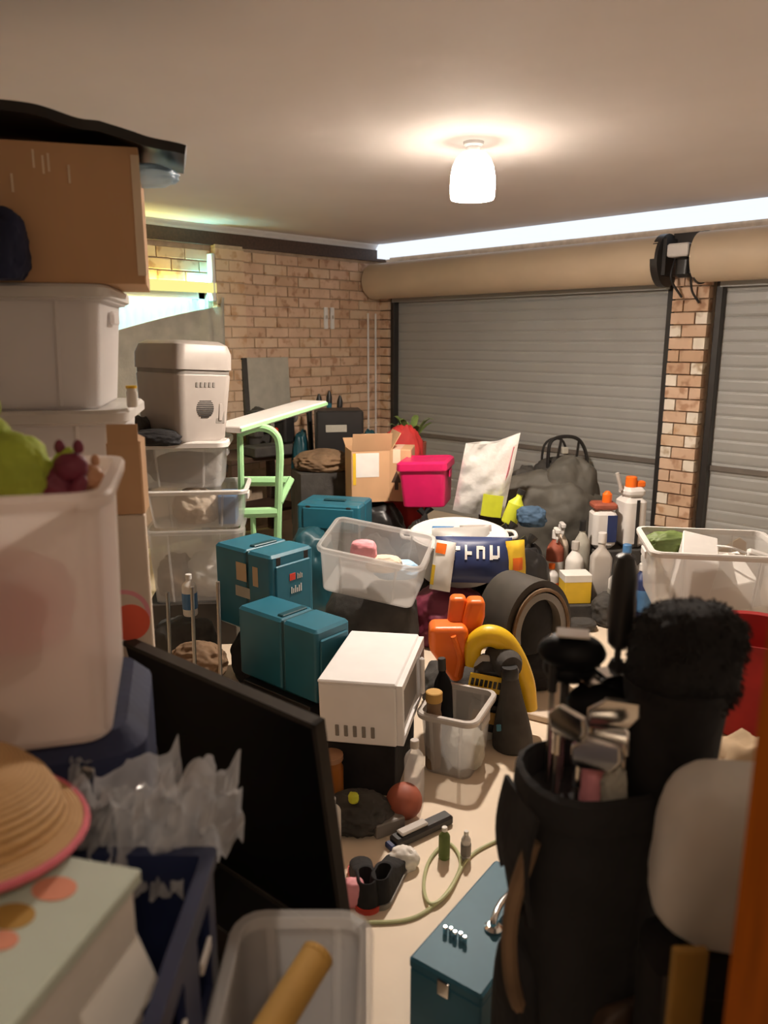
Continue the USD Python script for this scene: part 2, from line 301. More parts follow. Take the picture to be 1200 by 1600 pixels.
def roller_door(x0, x1, name):
    d = struct_x(name); n, pit = 24, .0838
    prof = [(0, -.006), (.005, .004), (.008, .016), (.008, pit - .020), (.005, pit - .008), (0, pit + .001), (-.008, pit + .001), (-.008, -.006)]
    for k in range(n):
        part(d, 'slat', xf(prism(prof, x1 - x0), ((x0+x1)/2, 5.47, k * pit), (0, 0, -90)), 'shutter_paint', sm=False)
    part(d, 'lock_rail', cube(x0, x1, 5.445, 5.46, .70, .735), 'shutter_rail', sm=False)
    for x in (x0 - .005, x1 + .005): part(d, 'guide_rail', rbox(.045, .07, 2.02, .004), 'black_steel', loc=(x, 5.43, 0), sm=False)
    a = np.linspace(0, 2*math.pi, 29)[:-1]; roll = tube([(x0 - .09, 0, 0), (x1 + .02, 0, 0)], .16, 36, 1)
    part(d, 'curtain_roll', xf(roll, (0, 5.235, 2.135)), 'shutter_roll', sm=40)
    part(d, 'curtain_lip', cube(x0, x1, 5.385, 5.40, 1.95, 2.12), 'shutter_paint', sm=False)
    return d
d1 = roller_door(.15, 2.885, 'door_1'); d2 = roller_door(3.235, 5.2, 'door_2')
# the drive unit and brackets on the pillar
m = thing('roller_motor', 'black and white roller door motor bracket at the top of the brick pillar', 'motor', (0, 0, 0))
stage.GetPrimAtPath(m).GetAttribute('xformOp:translate').Set(Gf.Vec3d(3.06, 5.25, 2.01)); stage.GetPrimAtPath(m).GetAttribute('xformOp:rotateXYZ').Set(Gf.Vec3f(0, 0, 0))
part(m, 'end_plate', tube([(-.185, 0, .12), (-.135, 0, .12)], .175, 30, 1), 'black_steel')
part(m, 'end_plate', tube([(.085, 0, .12), (.10, 0, .12)], .165, 30, 1), 'black_steel')
part(m, 'bracket', cat(cube(-.14, .10, .06, .112, .20, .30), cube(-.14, -.11, -.1, .11, .02, .26), cube(.06, .09, -.1, .11, .02, .26)), 'black_steel', sm=False)
part(m, 'motor_box', rbox(.15, .12, .085, .01, z0=.13), 'white_plastic', loc=(-.02, -.07, 0))
part(m, 'motor_body', rbox(.10, .11, .13, .02), 'black_plastic', loc=(0, -.04, 0))
part(m, 'cable', cat(tube([(-.09, 0, .13), (-.1, -.02, .0), (-.06, .08, -.12)], .008), tube([(.05, -.05, .03), (.03, .03, -.08), (.06, .09, -.16)], .008)), 'black_plastic')
# right wall with the doorway the photographer stands in, front wall, hall
struct('wall_right', cat(cube(5.23, 5.33, .74, 5.44, 0, CEIL), cube(5.21, 5.33, -1, -.5, 0, CEIL), cube(5.21, 5.33, -.5, .74, 2.08, CEIL)), 'wall_paint')
struct('wall_front', cat(cube(-.25, 5.21, -1.0, -.75, 0, CEIL)), 'wall_paint')
struct('trim_4', cat(cube(5.216, 5.345, .70, .74, 0, 2.08), cube(5.216, 5.23, .74, .80, 0, 2.12), cube(5.33, 5.345, .74, .80, 0, 2.12)), 'orange_timber')
struct('trim_5', cat(cube(5.195, 5.345, -.54, -.5, 0, 2.08), cube(5.195, 5.345, -.5, .70, 2.04, 2.08)), 'orange_timber')
struct('wall_hall', cat(cube(6.9, 7.0, -1, 5.44, 0, CEIL), cube(5.33, 6.9, -1.0, -.9, 0, CEIL), cube(5.33, 6.9, 2.0, 2.1, 0, CEIL)), 'wall_paint')
# sockets and conduits on the brick
sk = thing('wall_switch', 'double white wall switch plate high on the tan brick wall', 'switch', (0, 0, 0))
q = stage.GetPrimAtPath(sk); q.GetAttribute('xformOp:translate').Set(Gf.Vec3d(.006, 4.72, 1.79)); q.GetAttribute('xformOp:rotateXYZ').Set(Gf.Vec3f(0, 0, 90))
for x in (-.038, .038): part(sk, 'switch_plate', rbox(.045, .014, .19, .003), 'white_gloss', loc=(x, 0, -.09))
for x in (-.038, .038): part(sk, 'rocker', rbox(.02, .01, .03, .002), 'grey_plastic', loc=(x, -.009, 0))
def conduit(y, label):
    t = thing('conduit', label, 'pipe', (0, 0, 0)); q = stage.GetPrimAtPath(t); q.GetAttribute('xformOp:translate').Set(Gf.Vec3d(.016, y, .5)); q.GetAttribute('xformOp:rotateXYZ').Set(Gf.Vec3f(0, 0, 0))
    part(t, 'pipe', tube([(0, 0, 0), (0, 0, 1.35)], .009, 8, 1), 'white_gloss'); part(t, 'clip', cat(*[rbox(.024, .026, .012, .002, z0=z) for z in (.3, .7, 1.1)]), 'white_plastic')
conduit(5.20, 'thin white conduit on the brick, the farther from the grey shutter'); conduit(5.30, 'thin white conduit on the brick, the nearer to the grey shutter')
# ceiling lamp
L = at_z(740, 222, CEIL)
lamp = thing('ceiling_lamp', 'glowing white dome ceiling lamp on a cream rose', 'lamp', (L[0], L[1], CEIL), group=None)
part(lamp, 'ceiling_rose', xf(lathe([(.03, -.045), (.032, -.02), (.045, -.012), (.048, 0)], 24)), 'white_gloss')
SH = [(.097, -.245), (.102, -.235), (.104, -.20), (.103, -.15), (.096, -.105), (.08, -.07), (.056, -.046), (.028, -.036)]
a_ = np.arange(36) * 2 * math.pi / 36; ringz = lambda r, z: np.column_stack([r*np.cos(a_), r*np.sin(a_), np.full(36, z)])
part(lamp, 'shade', loft([ringz(r - .004, z) for r, z in SH[::-1]] + [ringz(r, z) for r, z in SH], ring=True), 'shade_glow', sm=60)
bulb = UsdLux.SphereLight.Define(stage, lamp + '/bulb'); bulb.CreateRadiusAttr(.045); bulb.CreateColorAttr(Gf.Vec3f(1, .86, .73)); bulb.CreateIntensityAttr(BULB); bulb.AddTranslateOp().Set(Gf.Vec3d(0, 0, -.222))

# ================================================================== containers and common kinds
def tub(name, label, p, w, d, h, yaw=0, tilt=(0, 0), mat='clear_plastic', taper=.9, lid=None, group=None, cat_='tub', ribs=True, handle=True, rimmat=None):
    t = thing(name, label, cat_, p, yaw, tilt, group); r, th = .035, .004
    w0, d0 = w * taper, d * taper
    body = loft([lp(rr(w0-.01, d0-.01, r), 0), lp(rr(w0, d0, r), .006), lp(rr(w, d, r), h), lp(rr(w-2*th, d-2*th, r-th), h), lp(rr(w0-2*th, d0-2*th, r-th), .010)])
    part(t, 'body', body, mat)
    rim = loft([lp(rr(w, d, r), h-.022), lp(rr(w+.03, d+.03, r+.015), h-.020), lp(rr(w+.034, d+.034, r+.015), h-.004), lp(rr(w+.026, d+.026, r+.012), h+.002), lp(rr(w-.006, d-.006, r), h+.002), lp(rr(w-.006, d-.006, r), h-.015)], ring=True)
    part(t, 'rim', rim, rimmat or mat)
    if ribs:
        for s in (-.28, .28):
            for yy in (-1, 1):
                y0, y1 = yy*d0/2, yy*d/2
                part(t, 'rib', tube([(s*w0, y0, .01), (s*w, y1, h-.02)], .007, 6, 1), mat)
    if handle:
        for s in (-1, 1): part(t, 'handle', xf(rbox(.012, .10, .035, .004), (s*(w/2+.006), 0, h-.075)), rimmat or mat)
    if lid:
        lm = loft([lp(rr(w+.036, d+.036, r+.02), h-.016), lp(rr(w+.052, d+.052, r+.02), h-.012), lp(rr(w+.052, d+.052, r+.02), h+.010), lp(rr(w+.036, d+.036, r+.015), h+.018), lp(rr(w-.03, d-.03, r), h+.018), lp(rr(w-.05, d-.05, r), h+.010)])
        part(t, 'lid', lm, lid)
    return t
def carton(name, label, p, w, d, h, yaw=0, tilt=(0, 0), mat='cardboard', flaps=None, tape=True, group=None, dents=.0, tapemat='tape'):
    t = thing(name, label, 'box', p, yaw, tilt, group)
    if flaps is None:
        part(t, 'body', rbox(w, d, h, .004), mat)
        if tape:
            part(t, 'tape', cat(cube(-.025, .025, -d/2-.0012, d/2+.0012, h, h+.0012), cube(-.025, .025, -d/2-.0014, -d/2, h-.09, h)), tapemat, sm=False)
            part(t, 'flap', cube(-w/2+.003, -.001, -d/2+.003, d/2-.003, h-.001, h+.0008), mat, sm=False); part(t, 'flap', cube(.001, w/2-.003, -d/2+.003, d/2-.003, h-.001, h+.0008), mat, sm=False)
    else:
        th = .005
        part(t, 'body', loft([lp(rr(w, d, .004, 1), 0), lp(rr(w, d, .004, 1), h), lp(rr(w-2*th, d-2*th, .003, 1), h), lp(rr(w-2*th, d-2*th, .003, 1), .008)]), mat, sm=False)
        for side, ang in flaps:
            long = w if side in 'fb' else d; wide = (d if side in 'fb' else w) * .48
            fl = xf(cube(-long/2+.004, long/2-.004, 0, wide, -.002, .002), rot=(ang, 0, 0))
            part(t, 'flap', xf(fl, {'f': (0, -d/2, h), 'b': (0, d/2, h), 'l': (-w/2, 0, h), 'r': (w/2, 0, h)}[side], (0, 0, {'f': 180, 'b': 0, 'l': 90, 'r': -90}[side])), mat, sm=False)
    return t
def bottle(name, label, p, h, r, body, cap, band=None, yaw=0, tilt=(0, 0), group=None, neck=.35, square=False, spray=False):
    t = thing(name, label, 'bottle', p, yaw, tilt, group); nr = r * neck; hs = h * .70
    if square: b = loft([lp(rr(2*r*.94, 1.3*r*.94, r*.3), 0), lp(rr(2*r, 1.3*r, r*.3), .006), lp(rr(2*r, 1.3*r, r*.3), hs), lp(rr(1.6*r, 1.1*r, r*.4), hs+.05*h), lp(rr(2*nr, 2*nr, nr*.95), hs+.12*h), lp(rr(2*nr, 2*nr, nr*.95), h*.9)])
    else: b = lathe([(r*.9, 0), (r, .006), (r, hs), (r*.86, hs+.06*h), (nr*1.1, hs+.15*h), (nr, h*.9)], 20)
    part(t, 'body', b, body); cp_ = part(t, 'cap', lathe([(nr*1.25, h*.88), (nr*1.25, h*.99), (nr*1.1, h)], 16), cap)
    if band: part(t, 'paper_label', (loft([lp(rr(2*r+.003, 1.3*r+.003, r*.3), hs*.25), lp(rr(2*r+.003, 1.3*r+.003, r*.3), hs*.8)], False, False) if square else loft([lp(rr(2*r+.003, 2*r+.003, r, 5), hs*.25), lp(rr(2*r+.003, 2*r+.003, r, 5), hs*.8)], False, False)), band)
    if spray:
        part(cp_, 'trigger', cat(rbox(.03, .08, .03, .006, z0=h*.97, c=(0, -.02)), tube([(0, -.03, h*.97), (0, -.045, h*.9), (0, -.035, h*.84)], .006)), cap)
    return t
def bag(name, label, p, sx, sy, sz, mat, seed, yaw=0, amp=.16, freq=2.6, knot=True, category='bag', group=None, tilt=(0, 0), crum=False, sub=4):
    t = thing(name, label, category, p, yaw, tilt, group)
    part(t, 'body', crumple(sx, sy, sz, amp, freq, seed, sub) if crum else blob(sx, sy, sz, amp, freq, seed, sub, sq=.25), mat, sm=60)
    if knot:
        z = sz * .82
        part(t, 'knot', cat(tube([(0, 0, z), (.01, 0, z+.05), (.04, .01, z+.09)], [.03, .012, .03]), tube([(0, 0, z+.04), (-.03, .01, z+.08)], [.012, .026])), mat)
    return t

# ================================================================== left: the tall tower
TW = corner(178, 560, 1.93, .49, .43, 11, 0)
carton('cardboard_box', 'large carton at the foot of the tall tub tower', TW, .44, .40, 1.115, 11)
tub('storage_tub', 'white lidded storage tub directly under another one in the tall tower', TW + [.012, 0, 1.117], .46, .40, .295, 11, mat='frosted_plastic', lid='white_plastic')
tub('storage_tub', 'white lidded storage tub topmost of the tall tower, under the cardboard box', TW + [-.012, 0, 1.43], .46, .40, .285, 11, mat='frosted_plastic', lid='white_plastic')
BX = corner(222, 340, 1.97, .43, .34, 15, 1.735)
t = carton('cardboard_box', 'worn brown cardboard box with open flaps topmost of the tall tower', BX, .43, .34, .312, 15, flaps=(('b', 20), ('l', 20)), mat='cardboard')
for x, z in ((-.02, .255), (.0, .243), (.012, .248), (.055, .225), (-.07, .20)): part(t, 'tape', cube(x, x+.005, -.172, -.170, z, z+.04), 'tape', label='shiny scrap of torn tape', sm=False)
part(t, 'tape', cube(.197, .2165, -.1715, -.1695, .02, .295), 'tape', sm=False)
def drape(u, v):
    x = -.25 + .575*u; y = -.20 + .42*v*(1 - .55*max(0, u-.6)/.4); n = meshkit.noise(np.array([[x*9, y*9, 3.]]))[0]
    return (x, y, .006 + .03*n + .022*math.exp(-((u-.25)/.16)**2) - .055*max(0, u-.66)/.3 - .025*max(0, -.17 - y))
single('plastic_sheet', 'black plastic sheet lying over the topmost cardboard box, drooping to a point at the right', 'plastic sheet', sheet(40, 22, drape, .022), 'black_plastic', BX + [0, 0, .337], 15, sm=60)
single('plastic_sheet', 'light blue plastic bag showing under the black sheet on the topmost box', 'plastic bag', blob(.16, .20, .045, .2, 3, 4, 3, .1), 'sky_plastic', corner(262, 252, 2.08, .0, .0, 0, 1.985) + [-.06, .0, .0], 15, sm=60)
bag('bag', 'dark navy cloth bag in front of the topmost cardboard box', np.append(at_f(2, 432, 1.86)[:2], 1.736), .13, .10, .18, 'navy_cloth', 3, knot=False)
bottle('bottle', 'small yellow-capped jar on the rim of the second tub of the tower', np.append(at_f(207, 632, 1.99)[:2], 1.432), .055, .014, 'paper_white', 'yellow_plastic', neck=.8)

# the near tower: frosted tub on a navy case
NT = corner(170, 900, 1.06, .48, .36, 15, 0)
t = thing('travel_case', 'navy cloth travel case under the big frosted tub', 'suitcase', NT + [.025, .03, 0], 15)
part(t, 'body', rbox(.48, .36, 1.0, .03, .06), 'navy_cloth'); part(t, 'zip', loft([lp(rr(.484, .364, .06), z) for z in (.80, .812)], False, False), 'mid_grey')
part(t, 'clip', xf(rbox(.02, .01, .035, .003), (.14, -.184, .93), (0, 25, 0)), 'steel')
tub('storage_tub', 'big frosted tub with pink things inside, nearest of the left stacks', NT + [0, 0, 1.005], .47, .36, .385, 15, mat='milky_plastic', ribs=False, handle=False, taper=.95)
bag('cloth_bundle', 'dusky pink cloth bundle showing through the big frosted tub', NT + [.075, -.075, 1.15], .25, .13, .17, 'pink_dusky', 8, knot=False, category='cloth', amp=.2)
bag('cloth_bundle', 'pale cloth lying low in the big frosted tub under the pink bundle', NT + [0, 0, 1.02], .34, .24, .14, 'paper_peach', 12, knot=False, category='cloth', amp=.12)
def plush(name, label, p, mat, s, seed, yaw=0):
    t = thing(name, label, 'soft toy', p, yaw); part(t, 'body', blob(.17*s, .14*s, .17*s, .12, 3, seed, sq=.1), mat, sm=60)
    hd = part(t, 'head', xf(blob(.11*s, .10*s, .10*s, .08, 3, seed+1, 3), (.07*s, -.02*s, .10*s)), mat, sm=60)
    for k in (-1, 1): part(hd, 'ear', xf(blob(.035*s, .03*s, .05*s, .05, 3, seed+2, 2), (.07*s + k*.03*s, -.01, .185*s)), mat, sm=60)
    for k in (-1, 1): part(t, 'arm', xf(blob(.05*s, .05*s, .10*s, .05, 3, seed+3, 2), (k*.075*s, -.04*s, .04*s), (0, k*30, 0)), mat, sm=60)
q = at_f(22, 765, 1.22); plush('soft_toy', 'lime green soft toy lying on top of the big frosted tub', (q[0], q[1], 1.345), 'lime', .74, 3, 170)
q = at_f(85, 770, 1.24); plush('soft_toy', 'maroon soft toy beside the lime green one', (q[0], q[1], 1.33), 'maroon', .50, 13)
q = at_f(118, 775, 1.27); plush('soft_toy', 'flesh pink soft toy at the tub rim beside the maroon one', (q[0], q[1], 1.32), 'skin_tan', .42, 23)
# pale carton with a red disc, small box on it
PC = corner(233, 900, 1.74, .24, .10, 16, 0)
t = carton('cardboard_box', 'tall pale carton with a red disc printed on it, behind the black screen', PC, .24, .10, 1.205, 16, mat='paper_peach', tape=False)
part(t, 'print', xf(lathe([(.045, 0), (.045, .001)], 30), (.07, -.0502, .945), (90, 0, 0)), 'coral', sm=False)
part(t, 'print', xf(loft([lp(rr(.20, .20, .0999, 8), 0), lp(rr(.24, .24, .1199, 8), 0), lp(rr(.24, .24, .1199, 8), .0008), lp(rr(.20, .20, .0999, 8), .0008)], ring=True), (.055, -.0502, .965), (90, 0, 0), (.52, .52, 1)), 'pink', label='pale ring print', sm=False)
q = corner(222, 740, 1.74, .075, .09, 10, 1.207); carton('cardboard_box', 'small brown cardboard box with a lip, on the tall pale carton', q, .075, .09, .165, 10, flaps=(('f', 95), ('r', 150)))
bag('paper_bag', 'crumpled white paper on the tall pale carton beside the small box', q + [-.075, -.01, 0], .06, .06, .09, 'paper_white', 5, knot=False, crum=True, sub=3, amp=.25, freq=2)

# ================================================================== bottom left: screen, wrap, crate, hat, boxes
A, B = np.array([-.78, 1.85]), np.array([-.125, 1.31])
mid = (A + B) / 2; yw = math.degrees(math.atan2(*(B - A)[::-1])); ln = float(np.hypot(*(B - A)))
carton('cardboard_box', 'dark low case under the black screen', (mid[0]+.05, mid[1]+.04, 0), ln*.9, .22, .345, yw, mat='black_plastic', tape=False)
t = thing('television', 'large black flat screen leaning on its edge behind the crumpled wrap', 'television', (mid[0]+.055, mid[1]+.07, .35), yw, (8, 0))
part(t, 'back', rbox(ln*.96, .03, .53, .01, z0=.012), 'black_plastic', loc=(0, .018, 0)); part(t, 'panel', cube(-ln/2+.012, ln/2-.012, -.009, -.003, .012, .545), 'black_gloss', sm=False)
fr = .018
part(t, 'bezel', cat(cube(-ln/2, ln/2, -.014, .012, .545, .557), cube(-ln/2, ln/2, -.014, .012, 0, .014), cube(-ln/2, -ln/2+.012, -.014, .012, .0, .557), cube(ln/2-.012, ln/2, -.014, .012, 0, .557)), 'dark_brown', sm=False)
# navy folding crate
t = thing('crate', 'navy folding crate with slot handles holding the white box and the wrap', 'crate', (-.43, .79, .44), 0)
def crate(t, w, d, h, mat, trim):
    th = .012
    part(t, 'base', cube(-w/2, w/2, -d/2, d/2, 0, .012), mat, sm=False)
    for s in (-1, 1):
        x0, x1 = sorted((s*w/2, s*(w/2-th))); segs = [cube(x0, x1, -d/2, d/2, .012, h*.30), cube(x0, x1, -d/2, d/2, h*.86, h)]
        ys = np.linspace(-d/2, d/2, 4)
        for k in range(3):
            segs += [cube(x0, x1, ys[k], ys[k]+.035, h*.3, h*.86), cube(x0, x1, ys[k+1]-.035, ys[k+1], h*.3, h*.86)] + [cube(x0, x1, ys[k]+.035, ys[k+1]-.035, h*.3, h*.52)]
        part(t, 'side_wall', cat(*segs), mat, sm=False)
        for k in range(3):
            yc = (ys[k] + ys[k+1]) / 2; part(t, 'handle', xf(rbox(.006, .055, .022, .003), (s*(w/2+.001), yc, h*.70)), trim)
        y0, y1 = sorted((s*d/2, s*(d/2-th))); part(t, 'end_wall', cube(-w/2+th, w/2-th, y0, y1, .012, h), mat, sm=False)
    part(t, 'rim', loft([lp(rr(w+.016, d+.016, .01), h-.012), lp(rr(w+.016, d+.016, .01), h+.004), lp(rr(w-.026, d-.026, .006), h+.004), lp(rr(w-.026, d-.026, .006), h-.012)], ring=True), mat)
crate(t, .35, .42, .42, 'navy_plastic', 'grey_plastic')
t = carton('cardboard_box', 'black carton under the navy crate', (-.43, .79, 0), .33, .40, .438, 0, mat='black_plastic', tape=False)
t = thing('wrap', 'crumpled clear plastic wrap heaped in front of the black screen', 'plastic wrap', (-.40, 1.03, .80), 0)
for k in range(9):
    def wrapf(u, v, k=k):
        q = np.array([[u*4 + 3.1*k, v*5, 1.7*k]]); r = 1 - abs(2*meshkit.noise(q*1.0)[0] - 1); r2 = 1 - abs(2*meshkit.noise(q*2.3 + 5)[0] - 1)
        return (-.15 + .034*k + .10*(u-.5), -.05 + .10*u*(k % 3)/2 + .07*(r - .5) + .02*(k % 2), .17*v*(.75 + .3*meshkit.noise(np.array([[u*5, k*2., 0.]]))[0]) + .03*(r2 - .5))
    part(t, 'fold', sheet(22, 16, wrapf, .0015), 'thin_wrap', sm=20)
part(t, 'scrap', xf(crumple(.018, .01, .045, .3, 2, 2, 2), (-.105, -.10, .04), (0, 15, 0)), 'lime_print', label='yellow scrap', sm=False)
t = thing('box', 'white lidded box with pale mint top and coral stickers, in the navy crate', 'box', corner(222, 1362, .835, .265, .315, -14, .74, 1, 1), -14)
part(t, 'body', rbox(.25, .30, .205, .004), 'paper_white'); part(t, 'lid', rbox(.265, .315, .02, .003, z0=.20), 'mint_card'); part(t, 'side_flap', xf(rbox(.004, .12, .13, .001), (.150, .09, .06), (0, -22, 0)), 'paper_white')
for px, py, sr, mm in ((85, 1389, .020, 'coral_pale'), (18, 1432, .020, 'tan_card'), (2, 1470, .014, 'coral_pale')):
    a = at_z(px, py, .96); c_ = corner(222, 1362, .835, .265, .315, -14, .74, 1, 1); dx, dy = a[0]-c_[0], a[1]-c_[1]; cy, sy = math.cos(math.radians(14)), math.sin(math.radians(14))
    part(t, 'sticker', xf(lathe([(sr, 0), (sr, .001)], 20), (dx*cy - dy*sy, dx*sy + dy*cy, .2202), sc=(1.4, 1, 1)), mm, sm=False)
t = thing('straw_hat', 'straw hat with a pink edge lying on the crate corner', 'hat', (-.562, .87, 1.0), 20, (-4, 10))
part(t, 'crown', lathe([(.150, 0), (.147, .010), (.138, .030), (.122, .052), (.10, .070), (.07, .084), (.035, .092), (0, .094)], 44), 'straw', sm=50)
br_ = part(t, 'brim', lathe([(.147, .004), (.17, -.004), (.172, .0), (.149, .009)], 44), 'straw', sm=50)
part(br_, 'edging', tube([(.171*math.cos(a), .171*math.sin(a), -.002) for a in np.linspace(0, 2*math.pi, 40)], .0055, 6, 1), 'pink_dusky')
# clear tub at the bottom edge
tub('storage_tub', 'empty clear tub lying under the near clear tub of odds and ends', (-.128, .83, .0), .19, .42, .33, 0, mat='clear_plastic', handle=False)
tub('storage_tub', 'near clear tub holding a tan tube and blue cloth, beside the navy crate', (-.128, .83, .337), .19, .44, .37, 0, mat='clear_plastic', handle=False)
bag('cloth_bundle', 'blue cloth in the near clear tub', (-.155, .78, .36), .15, .30, .24, 'blue_cloth', 6, knot=False, category='cloth', amp=.2)
t = thing('cardboard_tube', 'tan cardboard tube lying in the near clear tub', 'tube', (-.15, .90, .665), 0, (0, 0))
part(t, 'tube', tube([(-.07, -.13, -.03), (.045, .10, .01)], .026, 20, 1), 'tan_card'); part(t, 'end_cap', tube([(.044, .098, .0097), (.048, .106, .0111)], .0265, 20, 1), 'tan_card')
bag('cloth_bundle', 'small red cloth beside the tan tube', (-.158, .86, .57), .06, .09, .07, 'red_cloth', 16, knot=False, category='cloth')

# ================================================================== bottom centre and right
m_, yw, ln = edge((640, 1495), (752, 1557), .25)
c_ = behind(m_, yw, .205, 0)
t = thing('toolbox', 'teal blue steel case with a chrome lever handle and studs on its lid', 'toolbox', c_, yw)
part(t, 'body', rbox(ln, .41, .222, .004), 'blue_steel'); part(t, 'lid', rbox(ln+.004, .414, .028, .006, z0=.222), 'blue_steel')
part(t, 'handle', tube([(.022, -.02, .25), (.022, -.02, .275), (.012, .04, .278), (.02, .12, .275)], .0085, 10), 'chrome'); part(t, 'handle_base', lathe([(.022, .25), (.022, .256), (.014, .262)], 20), 'chrome', loc=(.022, -.02, 0))
for k in range(5): part(t, 'stud', lathe([(.0055, .25), (.0055, .268), (.003, .271)], 10), 'chrome', loc=(-.062 + .013*k, -.10 + .004*(k % 2), 0))
part(t, 'latch', rbox(.03, .006, .04, .002, z0=.20, c=(0, -.209)), 'chrome')
# golf bag and what stands in it
GB = np.array([.362, 1.20, 0]); GH = .87
t = thing('golf_bag', 'dark brown and black golf bag full of clubs in front of the blue case', 'golf bag', GB, 12)
part(t, 'body', loft([lp(rr(.25*s, .21*s, .09*s), z) for z, s in ((0, .95), (.02, 1.0), (.25, .97), (.5, 1.0), (GH-.06, 1.0), (GH, 1.04), (GH+.005, 1.0), (GH, .92), (.05, .86))], True, True), 'black_cloth', sm=40)
part(t, 'collar', loft([lp(rr(.256, .216, .092), GH-.05), lp(rr(.262, .222, .092), GH-.03), lp(rr(.258, .218, .092), GH+.006), lp(rr(.238, .198, .085), GH+.012), lp(rr(.238, .198, .085), GH-.05)], ring=True), 'black_cloth')
part(t, 'pocket', blob(.15, .06, .40, .05, 3, 3, 3, .1, .4), 'dark_timber', loc=(.03, -.115, .12), sm=60); part(t, 'pocket', blob(.06, .13, .42, .05, 3, 4, 3, .1, .4), 'black_cloth', loc=(-.13, -.01, .16), sm=60)
part(t, 'divider', rbox(.225, .185, .02, .004, .08, z0=GH-.06), 'black_cloth'); part(t, 'hood_flap', sheet(10, 8, lambda u, v: (-.13 - .015*math.sin(3*v), -.07 + .14*u, GH - .03 - .20*v + .03*math.sin(9*u)*v), .008), 'black_cloth', sm=60); part(t, 'strap', tube([(-.128, -.05, GH-.08), (-.165, -.06, GH-.20), (-.165, -.07, GH-.32), (-.13, -.05, GH-.43)], .014, 8), 'brown_cloth'); part(t, 'badge', cube(-.03, .03, -.002, 0, 0, .07), 'mid_grey', loc=(.045, -.147, .31), rot=(0, 8, 0), sm=False)
part(t, 'base_ring', loft([lp(rr(.26, .22, .09), 0), lp(rr(.26, .22, .09), .05), lp(rr(.245, .205, .085), .06)]), 'black_plastic')
def club(label, dx, dy, top, kind, yaw, lean=(0, 0), group=None):
    t = thing('golf_club', label, 'golf club', (GB[0]+dx, GB[1]+dy, .06), yaw, lean); H = top - .06
    part(t, 'shaft', tube([(0, 0, 0), (0, 0, H)], [.0065, .0045], 8, 1), 'steel'); part(t, 'grip', tube([(0, 0, 0.0), (0, 0, .22)], [.013, .010], 10, 1), 'black_plastic')
    if kind == 'iron':
        part(t, 'head', xf(loft([lp(rr(.022, .012, .006), 0), lp(rr(.075, .020, .008), .016, (.027, 0)), lp(rr(.085, .018, .007), .04, (.034, 0)), lp(rr(.055, .009, .004), .062, (.045, 0))]), (0, 0, H - .012), (14, 0, 0)), 'chrome')
        part(t, 'hosel', tube([(0, 0, H-.05), (0, 0, H+.01)], .0075, 10, 1), 'chrome')
    elif kind == 'wood':
        hd = part(t, 'head', xf(blob(.115, .09, .062, .05, 2, 5, 3, .2), (.03, .01, H-.012)), 'black_gloss', sm=70); part(hd, 'sole_plate', xf(rbox(.055, .04, .004, .001), (.03, .0, H+.047)), 'chrome'); part(t, 'hosel', tube([(0, 0, H-.06), (0, 0, H+.01)], .008, 10, 1), 'black_plastic')
    else:
        part(t, 'head', xf(rbox(.095, .028, .026, .005), (.03, 0, H)), 'steel'); part(t, 'hosel', tube([(0, 0, H-.05), (0, 0, H+.01)], .0065, 8, 1), 'chrome')
club('golf wood with a black head, leftmost and tallest of the clubs', -.070, .035, 1.065, 'wood', -12, (0, 0))
club('golf iron in front of the black-headed wood at the left of the bag', -.075, -.04, .98, 'iron', -60)
club('golf wood with a glinting sole, second from the left', -.045, .045, 1.025, 'wood', 40)
club('golf iron with its face up in the middle of the bag', -.015, -.03, .985, 'iron', -20)
club('golf wood behind the pink cloth in the bag', .005, .02, .995, 'wood', 15)
club('golf putter with a flat steel head, right of the middle of the bag', .045, -.02, .965, 'putter', 70)
club('golf iron leaning low between the two black-headed woods', -.06, .0, .955, 'iron', 20)
club('golf wood with a small black head beside the putter', .03, .03, .985, 'wood', 200)
club('golf iron deepest in the bag in front of the pink cloth', -.045, -.065, .935, 'iron', -35)
club('golf iron between the pink cloth and the umbrella', .03, -.06, .95, 'iron', 150)
club('golf iron nearest the black umbrella', .06, -.055, .93, 'iron', 100)
bag('cloth_bundle', 'dusky pink and white cloth pushed among the golf clubs', GB + [.0, -.035, .80], .06, .05, .16, 'pink', 31, knot=False, category='cloth')
bag('glove', 'grey golf glove hanging among the clubs', GB + [.015, -.07, .845], .04, .025, .085, 'grey_cloth', 33, knot=False, category='glove', amp=.25, freq=4)
u = thing('umbrella', 'folded black umbrella standing handle up between the clubs and the fuzzy cover', 'umbrella', GB + [.026, .045, .10], 0, (0, 1))
part(u, 'canopy', lathe([(.012, .0), (.018, .10), (.034, .60), (.036, .84), (.022, .93), (.010, .96)], 10), 'black_cloth', sm=30); part(u, 'shaft', tube([(0, 0, .5), (0, 0, 1.02)], .006, 8, 1), 'black_steel')
part(u, 'handle', lathe([(.010, .98), (.019, .99), (.023, 1.03), (.022, 1.11), (.015, 1.145), (.006, 1.15)], 16), 'black_plastic')
c = thing('golf_club', 'golf driver under a fuzzy black head cover, tallest at the right of the bag', 'golf club', (GB[0]+.096, GB[1]-.03, .06), 0)
part(c, 'shaft', tube([(0, 0, 0), (.02, 0, .9)], .006, 8, 1), 'steel')
hc = blob(.165, .15, .18, .08, 4, 9, 4, .1, .35); hc.vertices[:, 0] += .15 * np.maximum(0, hc.vertices[:, 2] - .08)
cov = part(c, 'head_cover', xf(hc, (.03, 0, .955), (0, 0, 0)), 'black_cloth', sm=60)
part(c, 'cover_sock', lathe([(.050, .66), (.064, .70), (.07, .80), (.078, .92), (.085, 1.0)], 18), 'black_cloth', loc=(.022, 0, 0), sm=60)
